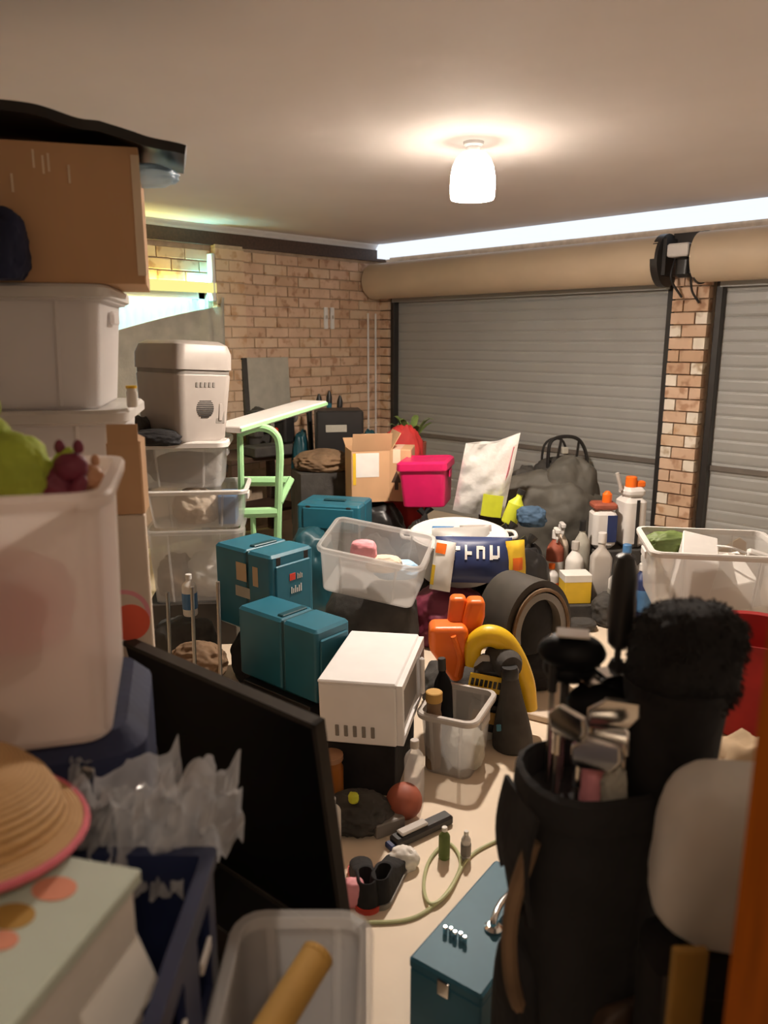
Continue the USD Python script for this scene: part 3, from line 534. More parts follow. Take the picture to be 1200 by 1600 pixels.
part(c, 'tassel', blob(.07, .06, .20, .15, 4, 19, 3, .1), 'black_cloth', loc=(.06, -.04, .66), sm=60)
hv = np.array(hc.vertices) + [.03, 0, .955]; hn = np.array(hc.vertex_normals); ii = rng.choice(len(hv), 2200); cv = UsdGeom.BasisCurves.Define(stage, c + '/fur')
pts = []
for i in ii:
    d = hn[i] + rng.normal(0, .35, 3); d[2] -= .3; pts += [hv[i], hv[i] + d*.003, hv[i] + d*.006 + [0, 0, -.003]]
cv.CreateTypeAttr('linear'); cv.CreateCurveVertexCountsAttr([3]*len(ii)); cv.CreatePointsAttr([Gf.Vec3f(*map(float, q)) for q in pts]); cv.CreateWidthsAttr([.0016]); cv.SetWidthsInterpolation('constant')
UsdShade.MaterialBindingAPI.Apply(cv.GetPrim()).Bind(MATS['black_cloth']); tags(cv.GetPrim(), kind='stuff')
# right edge: pillow, packs, boards behind the door jamb
t = thing('cushion', 'white stuffed cushion wedged beside the golf bag at the door jamb', 'cushion', (.497, .99, .735), -8, (0, 6))
part(t, 'body', blob(.22, .16, .275, .06, 2.2, 41, 4, .06, .35), 'paper_white', sm=70); part(t, 'piping', tube([(.095*math.cos(a), -.0, .137 + .130*math.sin(a)) for a in np.linspace(0, 2*math.pi, 30)], .005, 6, 1), 'paper_white')
part(t, 'corner_tuft', blob(.07, .06, .05, .1, 3, 42, 3, .1), 'paper_white', loc=(.035, -.01, .25), sm=60); part(t, 'tie', tube([(-.03, -.05, .01), (-.045, -.07, -.04), (-.035, -.06, -.09)], .006, 6), 'grey_cloth')
t = thing('backpack', 'black backpack under the white cushion', 'backpack', (.505, .99, .33), -8)
part(t, 'body', rbox(.22, .17, .40, .04, .07), 'black_cloth'); part(t, 'front_pocket', rbox(.16, .05, .22, .02, .03, z0=.05, c=(0, -.11)), 'black_cloth'); part(t, 'strap', tube([(-.09, -.10, .40), (-.10, -.15, .28), (-.10, -.12, .08)], .012, 8), 'charcoal_cloth')
carton('cardboard_box', 'ochre wooden box under the black backpack at the door jamb', (.51, .99, 0), .24, .18, .325, -8, mat='ochre', tape=False)
single('board', 'narrow ochre board standing in front of the black backpack', 'board', rbox(.046, .014, .83, .003), 'ochre', (.398, .85, 0), 0)

# ================================================================== centre left: cooler, clear tubs, curtain, mint stand
CX, CF = -1.02, 4.05
carton('cardboard_box', 'dark carton at the foot of the clear tubs under the cooler', (CX-.02, CF, 0), .46, .36, .235, 6, mat='dark_brown', tape=False)
tub('storage_tub', 'clear tub of cloth directly on the brown carton under the cooler', (CX+.01, CF, .235), .48, .36, .40, 6, handle=True)
tub('storage_tub', 'clear tub with a blue box in it, middle of the stack under the cooler', (CX+.03, CF, .645), .50, .36, .20, 6, rimmat='white_plastic')
tub('storage_tub', 'grey clear tub with a white lid directly under the cooler', (CX-.04, CF, .855), .44, .34, .225, 6, lid='white_plastic', mat='clear_plastic')
bag('cloth_bundle', 'pale cloth in the lowest clear tub under the cooler', (CX+.08, CF, .25), .28, .24, .28, 'paper_white', 51, knot=False, category='cloth', crum=True, amp=.15)
bag('cloth_bundle', 'brown cloth in the lowest clear tub under the cooler', (CX-.12, CF-.02, .25), .18, .24, .24, 'brown_cloth', 52, knot=False, category='cloth')
carton('box', 'slate blue box in the middle clear tub', (CX+.19, CF-.04, .66), .09, .2, .15, 6, mat='blue_print', tape=False)
bag('cloth_bundle', 'cream cloth heaped in the middle clear tub', (CX+.02, CF-.06, .66), .22, .18, .21, 'paper_peach', 53, knot=False, category='cloth', crum=True, amp=.2)
bag('cloth_bundle', 'dark grey cloth in the lidded clear tub', (CX-.04, CF, .87), .36, .26, .17, 'mid_grey', 54, knot=False, category='cloth')
t = thing('cooler', 'pale grey electric cool box with a domed lid and a round vent', 'cooler', (CX-.05, CF+.03, 1.093), 44, (0, 3))
w, d, h = .33, .46, .34
part(t, 'body', loft([lp(rr(w*.84, d*.9, .04), 0), lp(rr(w*.88, d*.93, .05), .012), lp(rr(w, d, .05), h-.01), lp(rr(w-.01, d-.01, .05), h)]), 'cooler_shell')
part(t, 'lid_seam', loft([lp(rr(w-.006, d-.006, .05), h), lp(rr(w-.006, d-.006, .05), h+.022)]), 'mid_grey')
part(t, 'lid', loft([lp(rr(w+.012, d+.012, .055), h+.022), lp(rr(w+.012, d+.012, .055), h+.10), lp(rr(w-.02, d-.02, .05), h+.145), lp(rr(w-.09, d-.09, .04), h+.165)]), 'cooler_shell')
part(t, 'vent', xf(cat(*[cube(-math.sqrt(max(.05**2-z*z, 1e-5)), math.sqrt(max(.05**2-z*z, 1e-5)), -.004, 0, z-.0025, z+.0025) for z in np.arange(-.045, .046, .009)]), (.0, -d*.478, .17)), 'black_plastic', sm=False)
part(t, 'socket_panel', rbox(.055, .008, .12, .003), 'mid_grey', loc=(.09, -d*.468, .09)); part(t, 'socket_plug', rbox(.02, .012, .09, .003), 'cooler_shell', loc=(.09, -d*.478, .105))
for k in range(5): part(t, 'button', rbox(.014, .006, .026, .002), 'mid_grey', loc=(-.05 + .024*k, -d*.497, .275))
bag('bag', 'black cloth bag squashed beside the cooler on the lidded tub', (CX-.12, CF-.20, 1.085), .24, .14, .09, 'black_cloth', 55, knot=False)
bag('bag', 'charcoal cloth bag under the left end of the cooler', (CX-.27, CF-.05, .95), .15, .25, .30, 'charcoal_cloth', 56, knot=False)
bag('rubbish_bag', 'charcoal bag on the floor in front of the clear tubs, behind the pale carton', (-.95, 3.42, 0), .30, .32, .36, 'charcoal_cloth', 57, knot=False)
bag('rubbish_bag', 'black bag on the floor between the black screen and the big teal case', (-.80, 2.85, 0), .40, .36, .34, 'black_plastic', 58, knot=False, crum=True)
bag('cloth_bundle', 'brown cloth on the black bag behind the black screen', (-.74, 2.84, .30), .22, .18, .16, 'brown_cloth', 59, knot=False, category='cloth', crum=True)
q = at_f(297, 945, 3.42); bottle('bottle', 'white bottle with a blue band on the charcoal bag left of the big teal case', (q[0], q[1], .34), .20, .034, 'paper_white', 'white_plastic', 'blue_print')
for k, (px, lab) in enumerate(((262, 'left'), (300, 'middle'), (340, 'right'))):
    q = at_f(px, 1030, 2.62); single('rod', f'thin grey metal rod standing behind the black screen, the {lab} of three', 'rod', tube([(0, 0, 0), (.015, 0, .72 + .02*k)], .007, 8, 1), 'steel', (q[0], q[1], 0))
# curtain: hung below the window head, sagging to the left
def curt(u, v):
    y = 2.35 + 1.20*u; top = 1.86 - .27*(1-u)**1.3 + .07*(u > .97); z = top - v*(top - .55)
    rad = math.sin(7*math.atan2(v*1.2 + .05, (1.02-u)*1.3 + .02) + 2) * min(1, 3*(1.02-u)) ; return (.095 + .028*rad + .022*math.sin(u*60)*max(0, u-.75)*4 + .03*v, y - .05*v*(u > .9), z)
cu = '/World/' + numbered('/World', 'curtain'); cm = usdkit.mesh(stage, cu, sheet(80, 22, curt, .005), MATS['grey_cloth'], smooth=60); tags(cm.GetPrim(), 'grey cloth hung over the window, sagging away at the upper left', 'curtain')
def net(u, v):
    return (-.045 + .012*math.sin(u*150), 1.82 + 1.58*u, 1.91 - .85*v)
nu = '/World/' + numbered('/World', 'curtain'); nm = usdkit.mesh(stage, nu, sheet(220, 3, net, .002), MATS['net_curtain'], smooth=60); tags(nm.GetPrim(), 'bright pale net curtain pleated against the window pane', 'curtain')
# mint stand
a = at_f(432, 850, 4.15)[0]
t = thing('stand', 'mint green tubular stand with a curved upright', 'stand', (0, 4.2, 0), 0)
def V(px, py, f=4.2): q = at_f(px, py, f); return (q[0], q[1] - 4.2, q[2])
gx = V(436, 760)
part(t, 'upright', tube([(gx[0]-.02, 0, 0), V(434, 850), gx, V(437, 700), V(428, 676), V(405, 668), V(372, 678)], .022, 10), 'mint_paint')
part(t, 'crossbar', tube([V(372, 802), V(434, 800)], .030, 8, 1), 'mint_paint'); part(t, 'crossbar', tube([V(372, 752, 4.4), V(455, 752, 4.4)], .03, 8, 1), 'mint_paint')
b = V(395, 800); part(t, 'leg', tube([b, (b[0], b[1], 0)], .016, 8, 1), 'mint_paint'); part(t, 'brace', tube([V(437, 785), V(455, 748, 4.3)], .02, 8, 1), 'mint_paint')
b = V(375, 678); part(t, 'leg', tube([b, (b[0]-.03, b[1]+.05, 0)], .018, 8, 1), 'mint_paint')
P0, P1 = at_f(352, 676, 4.05), at_f(490, 634, 4.9)
d_ = P1 - P0; ln = float(np.linalg.norm(d_)); yw = math.degrees(math.atan2(d_[1], d_[0])); pit = math.degrees(math.asin(d_[2]/ln))
t = thing('plank', 'long off-white plank lying across the mint green stand', 'plank', P0, yw, (0, -pit)); part(t, 'board', rbox(ln, .20, .035, .006), 'white_plastic', loc=(ln/2, 0, 0)); part(t, 'edge_strip', rbox(ln, .006, .02, .002), 'mint_paint', loc=(ln/2, -.102, .007))
# dark bench and clutter by the brick wall
def bench(p, w, d, h, yaw, label):
    t = thing('bench', label, 'bench', p, yaw)
    part(t, 'top', rbox(w, d, .04, .006, z0=h-.04), 'dark_timber'); part(t, 'shelf', rbox(w-.06, d-.06, .025, .004, z0=.25), 'dark_timber')
    for x in (-1, 1):
        for y in (-1, 1): part(t, 'leg', rbox(.06, .06, h-.04, .005, c=(x*(w/2-.04), y*(d/2-.04))), 'dark_timber')
bench((-1.06, 6.14, 0), .74, .50, .72, 45, 'dark timber bench against the tan brick wall behind the mint stand')
def W_(x, y, z): d = np.array([x, y]) - CAM[:2]; return np.array([(d[0]+d[1])*S2, (d[1]-d[0])*S2, z])
t = thing('board', 'grey board with a dark frame edge leaning on the tan brick wall', 'board', W_(.10, 3.97, .72), 45, (-3, 0))
part(t, 'panel', rbox(.44, .02, .74, .003), 'grey_cloth'); part(t, 'edge_strip', rbox(.05, .03, .74, .003), 'charcoal_cloth', loc=(-.235, 0, 0))
bag('bag', 'dark green-grey bag on the bench in front of the grey board', at_f(405, 690, 6.25) * [1, 1, 0] + [0, 0, .72], .20, .2, .40, 'charcoal_cloth', 61, knot=False)
t = thing('sewing_machine', 'dark machine with yellow and red knobs on the bench behind the mint stand', 'machine', at_f(425, 755, 6.0)*[1, 1, 0] + [.0, 0, .722], 40)
part(t, 'base', rbox(.40, .20, .08, .01), 'charcoal_cloth'); part(t, 'column', rbox(.11, .16, .24, .02, z0=.08, c=(.13, 0)), 'black_plastic'); part(t, 'arm', rbox(.36, .14, .10, .02, z0=.25), 'black_plastic'); part(t, 'head', rbox(.09, .13, .18, .02, z0=.14, c=(-.13, 0)), 'charcoal_cloth')
part(t, 'knob', xf(lathe([(.04, 0), (.04, .03), (.03, .035)], 16), (-.06, -.08, .31), (90, 0, 0)), 'yellow_plastic', label='yellow knob'); part(t, 'knob', xf(lathe([(.022, 0), (.022, .02)], 14), (-.01, -.08, .20), (90, 0, 0)), 'red_plastic', label='red knob')
part(t, 'handwheel', xf(lathe([(.06, 0), (.065, .01), (.06, .025)], 20), (.20, 0, .3), (0, 90, 0)), 'mid_grey')
q = at_f(505, 745, 5.4)
carton('cardboard_box', 'dark carton under the brown cloth heap before the black speaker', (q[0]-.02, q[1], 0), .36, .28, .70, 20, mat='charcoal_cloth', tape=False)
bag('cloth_bundle', 'brown cloth heap on the dark carton before the tall black speaker', (q[0], q[1], .702), .38, .28, .17, 'brown_cloth', 62, knot=False, category='cloth', crum=True, amp=.2)
for i, (px, top, mm, nm_) in enumerate(((492, 618, 'black_plastic', 'black'), (503, 605, 'teal_dark', 'dark teal'), (513, 600, 'teal', 'teal'), (524, 607, 'black_plastic', 'second black'))):
    q = at_f(px, 720, 6.35); zt = at_f(px, top + 20, 6.35)[2]
    t = thing('rod', f'{nm_} rod standing in the bunch against the tan brick wall', 'rod', (q[0], q[1], 0), 0, (0, 1.5*(i-1.5)))
    part(t, 'rod', tube([(0, 0, 0), (0, 0, zt)], .022, 8, 1), mm); part(t, 'tip', lathe([(.024, zt-.05), (.024, zt), (.008, zt+.05)], 10), 'black_plastic')
q = at_f(474, 745, 6.02)
bag('bag', 'dark green bag slumped between the rods and the bench', (q[0]-.02, q[1]+.05, .0), .16, .24, 1.02, 'teal_dark', 63, knot=False)
q = at_f(530, 745, 5.95)
t = thing('speaker', 'tall black speaker box with a pale label plate near its top', 'speaker', (q[0], q[1], 0), 8)
zt = at_f(530, 642, 5.8)[2]; part(t, 'cabinet', rbox(.36, .30, zt, .012), 'black_plastic'); part(t, 'label_plate', rbox(.16, .006, .055, .002), 'grey_cloth', loc=(-.03, -.152, zt-.16)); part(t, 'grille', rbox(.31, .006, zt*.6, .004), 'charcoal_cloth', loc=(0, -.152, .08))
# cartons, red cloth, plant, pink tub, foil bag on a bed of black bags
BAG = ((520, 835, 4.62, .36, .45, 'charcoal_cloth', 'charcoal rubbish bag behind the teal drill case'), (592, 845, 5.14, .38, .585, 'black_plastic', 'black rubbish bag under the two cardboard boxes'), (662, 850, 4.78, .29, .575, 'black_plastic', 'black rubbish bag under the crimson tub'), (742, 850, 4.80, .31, .545, 'black_cloth', 'black cloth bag under the foil bag'),
       (792, 860, 4.42, .28, .55, 'black_plastic', 'black rubbish bag right of the foil bag'), (822, 880, 4.08, .26, .56, 'black_plastic', 'black rubbish bag behind the dark seat shell'), (588, 850, 4.62, .26, .50, 'charcoal_cloth', 'charcoal cloth bag in front of the pair of cardboard boxes'), (650, 850, 4.44, .28, .47, 'charcoal_cloth', 'charcoal cloth bag in front of the crimson tub'), (718, 850, 4.44, .26, .48, 'black_plastic', 'black rubbish bag right behind the round white basin'))
for i, (px, py, f, s, hz, mm, lab) in enumerate(BAG):
    q = at_f(px, py, f); bag('rubbish_bag', lab, (q[0], q[1], 0), s, s*.85, hz, mm, 70+i, knot=(mm == 'black_plastic'), crum=(i % 2 == 0), amp=.14)
q = at_f(575, 770, 5.15); t = carton('cardboard_box', 'open brown cardboard box with a big white label, left of two on black bags', (q[0], q[1], .545), .27, .26, .345, 12, flaps=(('f', 70), ('b', 20), ('r', 60)))
part(t, 'paper_label', cube(-.105, .05, -.1325, -.131, .17, .33), 'paper_white', sm=False); part(t, 'paper_label', cube(-.125, -.105, -.1325, -.131, .12, .33), 'yellow_print', label='yellow edge label', sm=False)
q = at_f(621, 765, 5.15); t = carton('cardboard_box', 'brown cardboard box with an arrow mark, right of the pair on the black bags', (q[0]+.01, q[1]+.02, .545), .19, .26, .35, -8)
part(t, 'arrow_mark', cat(prism([(-.035, .13), (.035, .13), (0, .21)], .002), cube(-.012, .012, -.001, .001, .08, .13)), 'dark_timber', loc=(0, -.1315, 0), sm=False)
q = at_f(612, 690, 5.5); bag('cloth_bundle', 'red cloth heaped behind the two cardboard boxes', (q[0]+.07, q[1], .0), .36, .28, at_f(612, 640, 5.5)[2], 'red_cloth', 80, knot=False, category='cloth', amp=.2)
q = at_f(578, 690, 6.2); bag('bag', 'dark teal bag beside the red cloth heap', (q[0], q[1], .0), .20, .22, at_f(578, 655, 6.2)[2], 'teal_dark', 81, knot=False)
q = at_f(640, 700, 5.9)
t = thing('potted_plant', 'small leafy plant in a brown pot by the grey shutter corner', 'plant', (q[0], q[1], 0), 0); hp = at_f(640, 690, 5.9)[2]
part(t, 'pot', lathe([(.09, 0), (.12, hp*.5), (.13, hp), (.115, hp), (.10, hp*.7)], 20), 'rust_red')
for k in range(14):
    a = k*2.4; e = .10 + .05*(k % 3); part(t, 'leaf', sheet(6, 3, lambda u, v: ((.02+e*u)*math.cos(a) - (v-.5)*.05*math.sin(math.pi*u)*math.sin(a), (.02+e*u)*math.sin(a) + (v-.5)*.05*math.sin(math.pi*u)*math.cos(a), hp + .16*math.sin(1.9*u)*(1+.3*(k % 2)) - .02), .002), 'leaf_green', sm=60)
q = at_f(668, 785, 4.9)
t = thing('storage_tub', 'crimson pink lidded tub on the black bags', 'tub', (q[0], q[1], .565), -14, (0, -3))
part(t, 'body', loft([lp(rr(.26, .27, .03), 0), lp(rr(.27, .28, .03), .01), lp(rr(.30, .31, .03), .245), lp(rr(.29, .30, .03), .247)]), 'pink_crimson'); part(t, 'lid', loft([lp(rr(.325, .335, .035), .235), lp(rr(.33, .34, .035), .245), lp(rr(.325, .335, .035), .28), lp(rr(.29, .30, .03), .293), lp(rr(.27, .28, .03), .287)]), 'pink_crimson')
part(t, 'latch', rbox(.012, .08, .05, .004), 'pink_crimson', loc=(.155, 0, .175)); part(t, 'latch', rbox(.012, .08, .05, .004), 'pink_crimson', loc=(-.155, 0, .175))
q = at_f(758, 790, 4.75)
def fsheet(yy):
    def fn(u, v):
        x = (-.16 + .32*u) + .03*(v-.5); z = .47*v + .06*u*v; b = .055*math.sin(math.pi*u)**.6*math.sin(math.pi*min(max(v, .02), .9))**.5
        return (x, yy*(b + .012) + .034*(meshkit.noise(np.array([[u*6, v*7, yy*5.+3]]))[0] - .3) - .05*max(0, v-.75)*(1-u), z*.93 + .05*v*(u-.6)*(u > .6)*2.5)
    return fn
t = thing('foil_bag', 'silvery foil bag with a lime yellow foot standing on the black bags', 'bag', (q[0]-.03, q[1], .525), -10, (2, 6))
part(t, 'front', sheet(14, 16, fsheet(-1)), 'foil', sm=60); part(t, 'back', sheet(14, 16, fsheet(1)), 'foil', sm=60); part(t, 'print', sheet(12, 6, lambda u, v: (.005 + .125*u, -.075 + .02*abs(u-.4), .01 + .14*v), .003), 'lime_print', label='lime yellow printed foot', sm=60)
part(t, 'side_print', sheet(4, 12, lambda u, v: (.128 + .025*u + .03*(v-.4), -.035 + .03*u, .16 + .30*v), .003), 'pink', label='pink printed side', sm=60)
q = at_f(798, 785, 4.6); t = thing('bottle', 'lime yellow squat bottle lying against the foil bag foot', 'bottle', (q[0]-.01, q[1], .50), 0, (0, 20)); part(t, 'body', lathe([(.045, 0), (.05, .01), (.05, .13), (.02, .17), (.018, .2)], 16), 'lime_print'); part(t, 'cap', lathe([(.024, .195), (.024, .225)], 12), 'black_plastic')
# pushchair and covers in front of the shutter
q = at_f(880, 790, 5.78)
t = thing('pushchair', 'black pushchair frame standing before the grey shutter', 'pushchair', (q[0], q[1], 0), 20)
T = lambda px, py, dy=0: (lambda a: (a[0]-q[0], dy, a[2]))(at_f(px, py, 5.78))
R_ = lambda pts, r=.014: tube(pts, r, 8)
part(t, 'handle_frame', R_([T(852, 760), T(852, 715), T(858, 688), T(885, 682), T(910, 690), T(923, 720), T(918, 760)]), 'black_plastic'); part(t, 'handle_frame', R_([T(862, 760, .18), T(868, 700, .18), T(900, 692, .18), T(915, 730, .18)], .010), 'black_plastic')
part(t, 'strut', bars([(T(876, 685), T(868, 780, .1)), (T(908, 690), T(905, 790, .1)), (T(852, 715), T(918, 770, .2))], .010), 'black_steel'); part(t, 'seat', blob(.40, .42, .34, .1, 3, 5, 4, .2, .2), 'charcoal_cloth', loc=(.0, .05, .42), sm=60)
for x in (-.2, .2): part(t, 'leg', tube([(x, -.2, .08), (x*.8, .0, .5)], .014, 8, 1), 'black_steel'); part(t, 'wheel', xf(lathe([(.05, -.02), (.09, -.018), (.10, 0), (.09, .018), (.05, .02)], 20), (x, -.2, .10), (0, 90, 0)), 'tyre')
part(t, 'buckle', rbox(.05, .03, .05, .006), 'grey_cloth', loc=(-.09, -.12, .78))
q = at_f(880, 860, 4.98)
t = single('tarpaulin', 'dark grey tarpaulin draped over a heap before the shutter', 'tarpaulin', cat(blob(.84, .50, .80, .16, 2.2, 90, 5, .2, .2), xf(blob(.42, .4, .93, .16, 2.2, 91, 4, .2, .2), (.18, .06, 0))), 'tarp', (q[0]-.14, q[1]+.12, 0), -15, sm=60)
q = at_f(832, 790, 4.45); bag('bag', 'slate blue bag lying on the black bags before the tarpaulin', (q[0], q[1]+.02, .52), .17, .16, .13, 'slate_cloth', 92, knot=False)
q = at_f(822, 715, 5.7); bag('bag', 'black bag slumped left of the pushchair handle', (q[0], q[1], 0), .26, .26, at_f(822, 712, 5.7)[2], 'charcoal_cloth', 93, knot=False)

# ================================================================== right: bottles, clear tub, boxes
def fl(px, py): return at_z(px, py, 0)
q = at_f(968, 852, 4.72); SZ = q[2]
carton('cardboard_box', 'brown carton standing under the white sprayer packs', (q[0]-.03, q[1], 0), .40, .26, SZ-.002, 10, mat='charcoal_cloth', tape=False)
t = thing('sprayer', 'white and orange sprayer pack, taller and right of the two', 'sprayer', (q[0]+.055, q[1], SZ), 12)
part(t, 'tank', rbox(.15, .17, .32, .03, .04), 'white_plastic'); part(t, 'shoulder', rbox(.13, .14, .06, .02, z0=.32), 'white_plastic'); part(t, 'cap', lathe([(.035, .375), (.035, .44), (.028, .445)], 16), 'orange_plastic', loc=(-.01, 0, 0)); part(t, 'strap', rbox(.022, .006, .30, .002), 'black_plastic', loc=(.0, -.088, .01)); part(t, 'nozzle', tube([(-.075, 0, .36), (-.11, 0, .47)], .012, 8, 1), 'grey_plastic'); part(t, 'trigger', rbox(.06, .05, .04, .008), 'orange_plastic', loc=(.05, 0, .375))
t = thing('sprayer', 'white sprayer pack with a rust red collar, left of the two', 'sprayer', (q[0]-.13, q[1]-.04, SZ), 0)
part(t, 'tank', rbox(.15, .15, .25, .03, .04), 'white_plastic'); part(t, 'collar', rbox(.15, .13, .04, .012, z0=.25), 'rust_red'); part(t, 'neck', lathe([(.03, .29), (.03, .34), (.012, .36)], 14), 'orange_plastic', loc=(.02, 0, 0)); part(t, 'side_print', rbox(.06, .006, .17, .002), 'navy_print', loc=(.04, -.077, .05))
p = fl(897, 965); t = thing('box', 'yellow and white product box on the floor among the bottles', 'box', (p[0], p[1]+.02, .10), 4)
part(t, 'body', rbox(.16, .12, .17, .003), 'yellow_print'); part(t, 'top_band', rbox(.162, .122, .045, .003, z0=.128), 'paper_white'); part(t, 'side_panel', cube(.079, .0815, -.055, .055, .01, .125), 'black_plastic', sm=False)
carton('box', 'low dark grey case under the yellow and white box', (p[0], p[1]+.02, 0), .20, .18, .098, 4, mat='charcoal_cloth', tape=False)
p = fl(872, 945)
bottle('bottle', 'rust red bottle with a white cap left of the yellow box', (p[0]-.0, p[1]+.15, 0), .44, .055, 'rust_red', 'paper_white', 'paper_white', spray=True)
bottle('bottle', 'white bottle with an orange label at the left end of the bottles', (p[0]-.045, p[1]+.02, 0), .26, .045, 'white_plastic', 'orange_plastic', 'orange_plastic')
bottle('bottle', 'cream trigger bottle behind the rust red bottle', (p[0]+.05, p[1]+.22, 0), .46, .05, 'paper_peach', 'white_plastic', None, spray=True)
p = fl(900, 958)
for i, (dx, dy, h, r, b, c, bd, lab) in enumerate(((.0, .10, .42, .055, 'paper_white', 'grey_plastic', 'grey_cloth', 'white bottle with a grey band behind the yellow box'), (.13, .0, .50, .06, 'grey_plastic', 'white_plastic', None, 'grey canister with a white cap right of the yellow box'), (.20, -.14, .36, .055, 'paper_white', 'white_plastic', 'grey_cloth', 'white carton bottle printed in grey, nearest right of the yellow box'),
      (.29, .03, .42, .06, 'white_plastic', 'blue_print', 'paper_white', 'white bottle with a blue cap right of the grey canister'), (.35, -.10, .34, .055, 'navy_print', 'white_plastic', 'blue_print', 'navy bottle behind the umbrella handle'), (.42, .08, .34, .06, 'white_plastic', 'white_plastic', 'pink_dusky', 'white bottle with a dusky label at the right end of the bottles'), (.07, .22, .52, .05, 'grey_cloth', 'black_plastic', None, 'slim dark-capped bottle at the back of the bottles'))):
    bottle('bottle', lab, (p[0]+dx, p[1]+dy, 0), h, r, b, c, bd, square=(i in (1, 2)))
p = fl(912, 985); bag('bag', 'small grey cloth bag on the floor in front of the yellow box', (p[0]-.01, p[1]+.02, 0), .16, .12, .07, 'charcoal_cloth', 100, knot=False, sub=3)
p = fl(960, 985); bag('bag', 'dark mottled cloth bag beside the bottles at the umbrella', (p[0]+.02, p[1]+.12, 0), .24, .2, .2, 'charcoal_cloth', 101, knot=False)
p = fl(945, 1065); t = single('card', 'pink card lying on the floor behind the golf clubs', 'card', cube(-.06, .06, -.09, .09, 0, .004), 'pink', (p[0], p[1], 0), 15, sm=False)
# clear tub of white things at the right, on a blue and white sack
q = at_f(1105, 990, 2.95)
bag('sack', 'white sack with blue print under the clear tub at the right', (q[0]+.02, q[1]+.10, 0), .52, .44, .55, 'paper_white', 110, knot=False, amp=.08)
part('/World/sack', 'print', sheet(8, 5, lambda u, v: (-.262 + .03*u - .02*math.sin(2*u), -.03 - .19*u, .24 + .16*v), .004), 'blue_print', label='blue printed corner', sm=60)
t = tub('storage_tub', 'clear tub heaped with white plastic parts at the right, before the second shutter', (q[0]+.02, q[1]+.10, .535), .50, .42, .26, -10, mat='clear_plastic', rimmat='white_plastic')
for i, (dx, dy, w, d, h, tl, mm, lab) in enumerate(((-.08, .0, .14, .28, .22, (8, 10), 'white_plastic', 'white plastic tray standing in the right-hand clear tub'), (.08, -.02, .20, .26, .12, (12, -16), 'paper_white', 'white box tilted in the right-hand clear tub'), (.15, .08, .14, .2, .14, (-14, 12), 'grey_plastic', 'grey plastic box at the back of the right-hand clear tub'))):
    carton('box', lab, (q[0]+.02+dx, q[1]+.10+dy, .57), w, d, h, 10*i-20, tl, mat=mm, tape=False)
t = thing('power_brick', 'white charger with a black plug on the clear tub at the right', 'charger', (q[0]+.17, q[1]-.02, .74), -20, (0, 14)); part(t, 'body', rbox(.11, .06, .04, .008), 'white_plastic'); part(t, 'plug', rbox(.03, .03, .03, .004, c=(.07, 0)), 'black_plastic'); part(t, 'lead', tube([(-.05, 0, .02), (-.12, -.03, .03), (-.16, .06, .0)], .005, 6), 'white_plastic')
bag('cloth_bundle', 'grey-green cloth lying at the back rim of the right-hand clear tub', (q[0]-.10, q[1]+.22, .70), .2, .12, .12, 'leaf_green', 112, knot=False, category='cloth')
a = at_f(1145, 865, 3.3); single('card', 'orange-tan card sticking up behind the clear tub at the right', 'card', prism([(-.08, -.32), (.07, -.32), (.06, .05), (.03, .07), (-.06, .0)], .006), 'tan_card', (a[0], a[1]+.02, a[2]), -15, (0, 0), sm=False)
q = at_f(1150, 1060, 2.2)
t = thing('bucket', 'red plastic bucket behind the fuzzy black cover at the right', 'bucket', (q[0]+.05, q[1], .43), 0); part(t, 'body', lathe([(.12, 0), (.125, .01), (.155, .30), (.165, .30), (.165, .315), (.148, .31), (.12, .02)], 28), 'red_cloth'); part(t, 'handle', tube([(.16*math.cos(a), -.02 - .05*math.sin(a), .29 - .10*math.sin(a)) for a in np.linspace(0, math.pi, 12)], .005, 6, 1), 'steel')
carton('cardboard_box', 'tan carton under the red bucket at the right', (q[0]+.05, q[1], 0), .34, .34, .428, 5, mat='cardboard_pale')
q = at_f(1160, 1165, 1.75); bag('bag', 'beige cloth bag low behind the door jamb, above the white cushion', (q[0]+.02, q[1], .0), .30, .26, at_f(1160, 1112, 1.75)[2], 'cardboard_pale', 113, knot=False)
q = at_f(1203, 940, 2.75); t = thing('canister', 'white curved canister half hidden by the door jamb', 'canister', (q[0]+.20, q[1]+.02, .0), 0); zt = at_f(1190, 868, 2.75)[2]
part(t, 'body', lathe([(.11, 0), (.12, .02), (.12, zt-.14), (.10, zt-.05), (.05, zt), (.0, zt+.005)], 26), 'white_plastic'); part(t, 'cap', lathe([(.04, zt-.003), (.04, zt+.03)], 16), 'white_gloss')

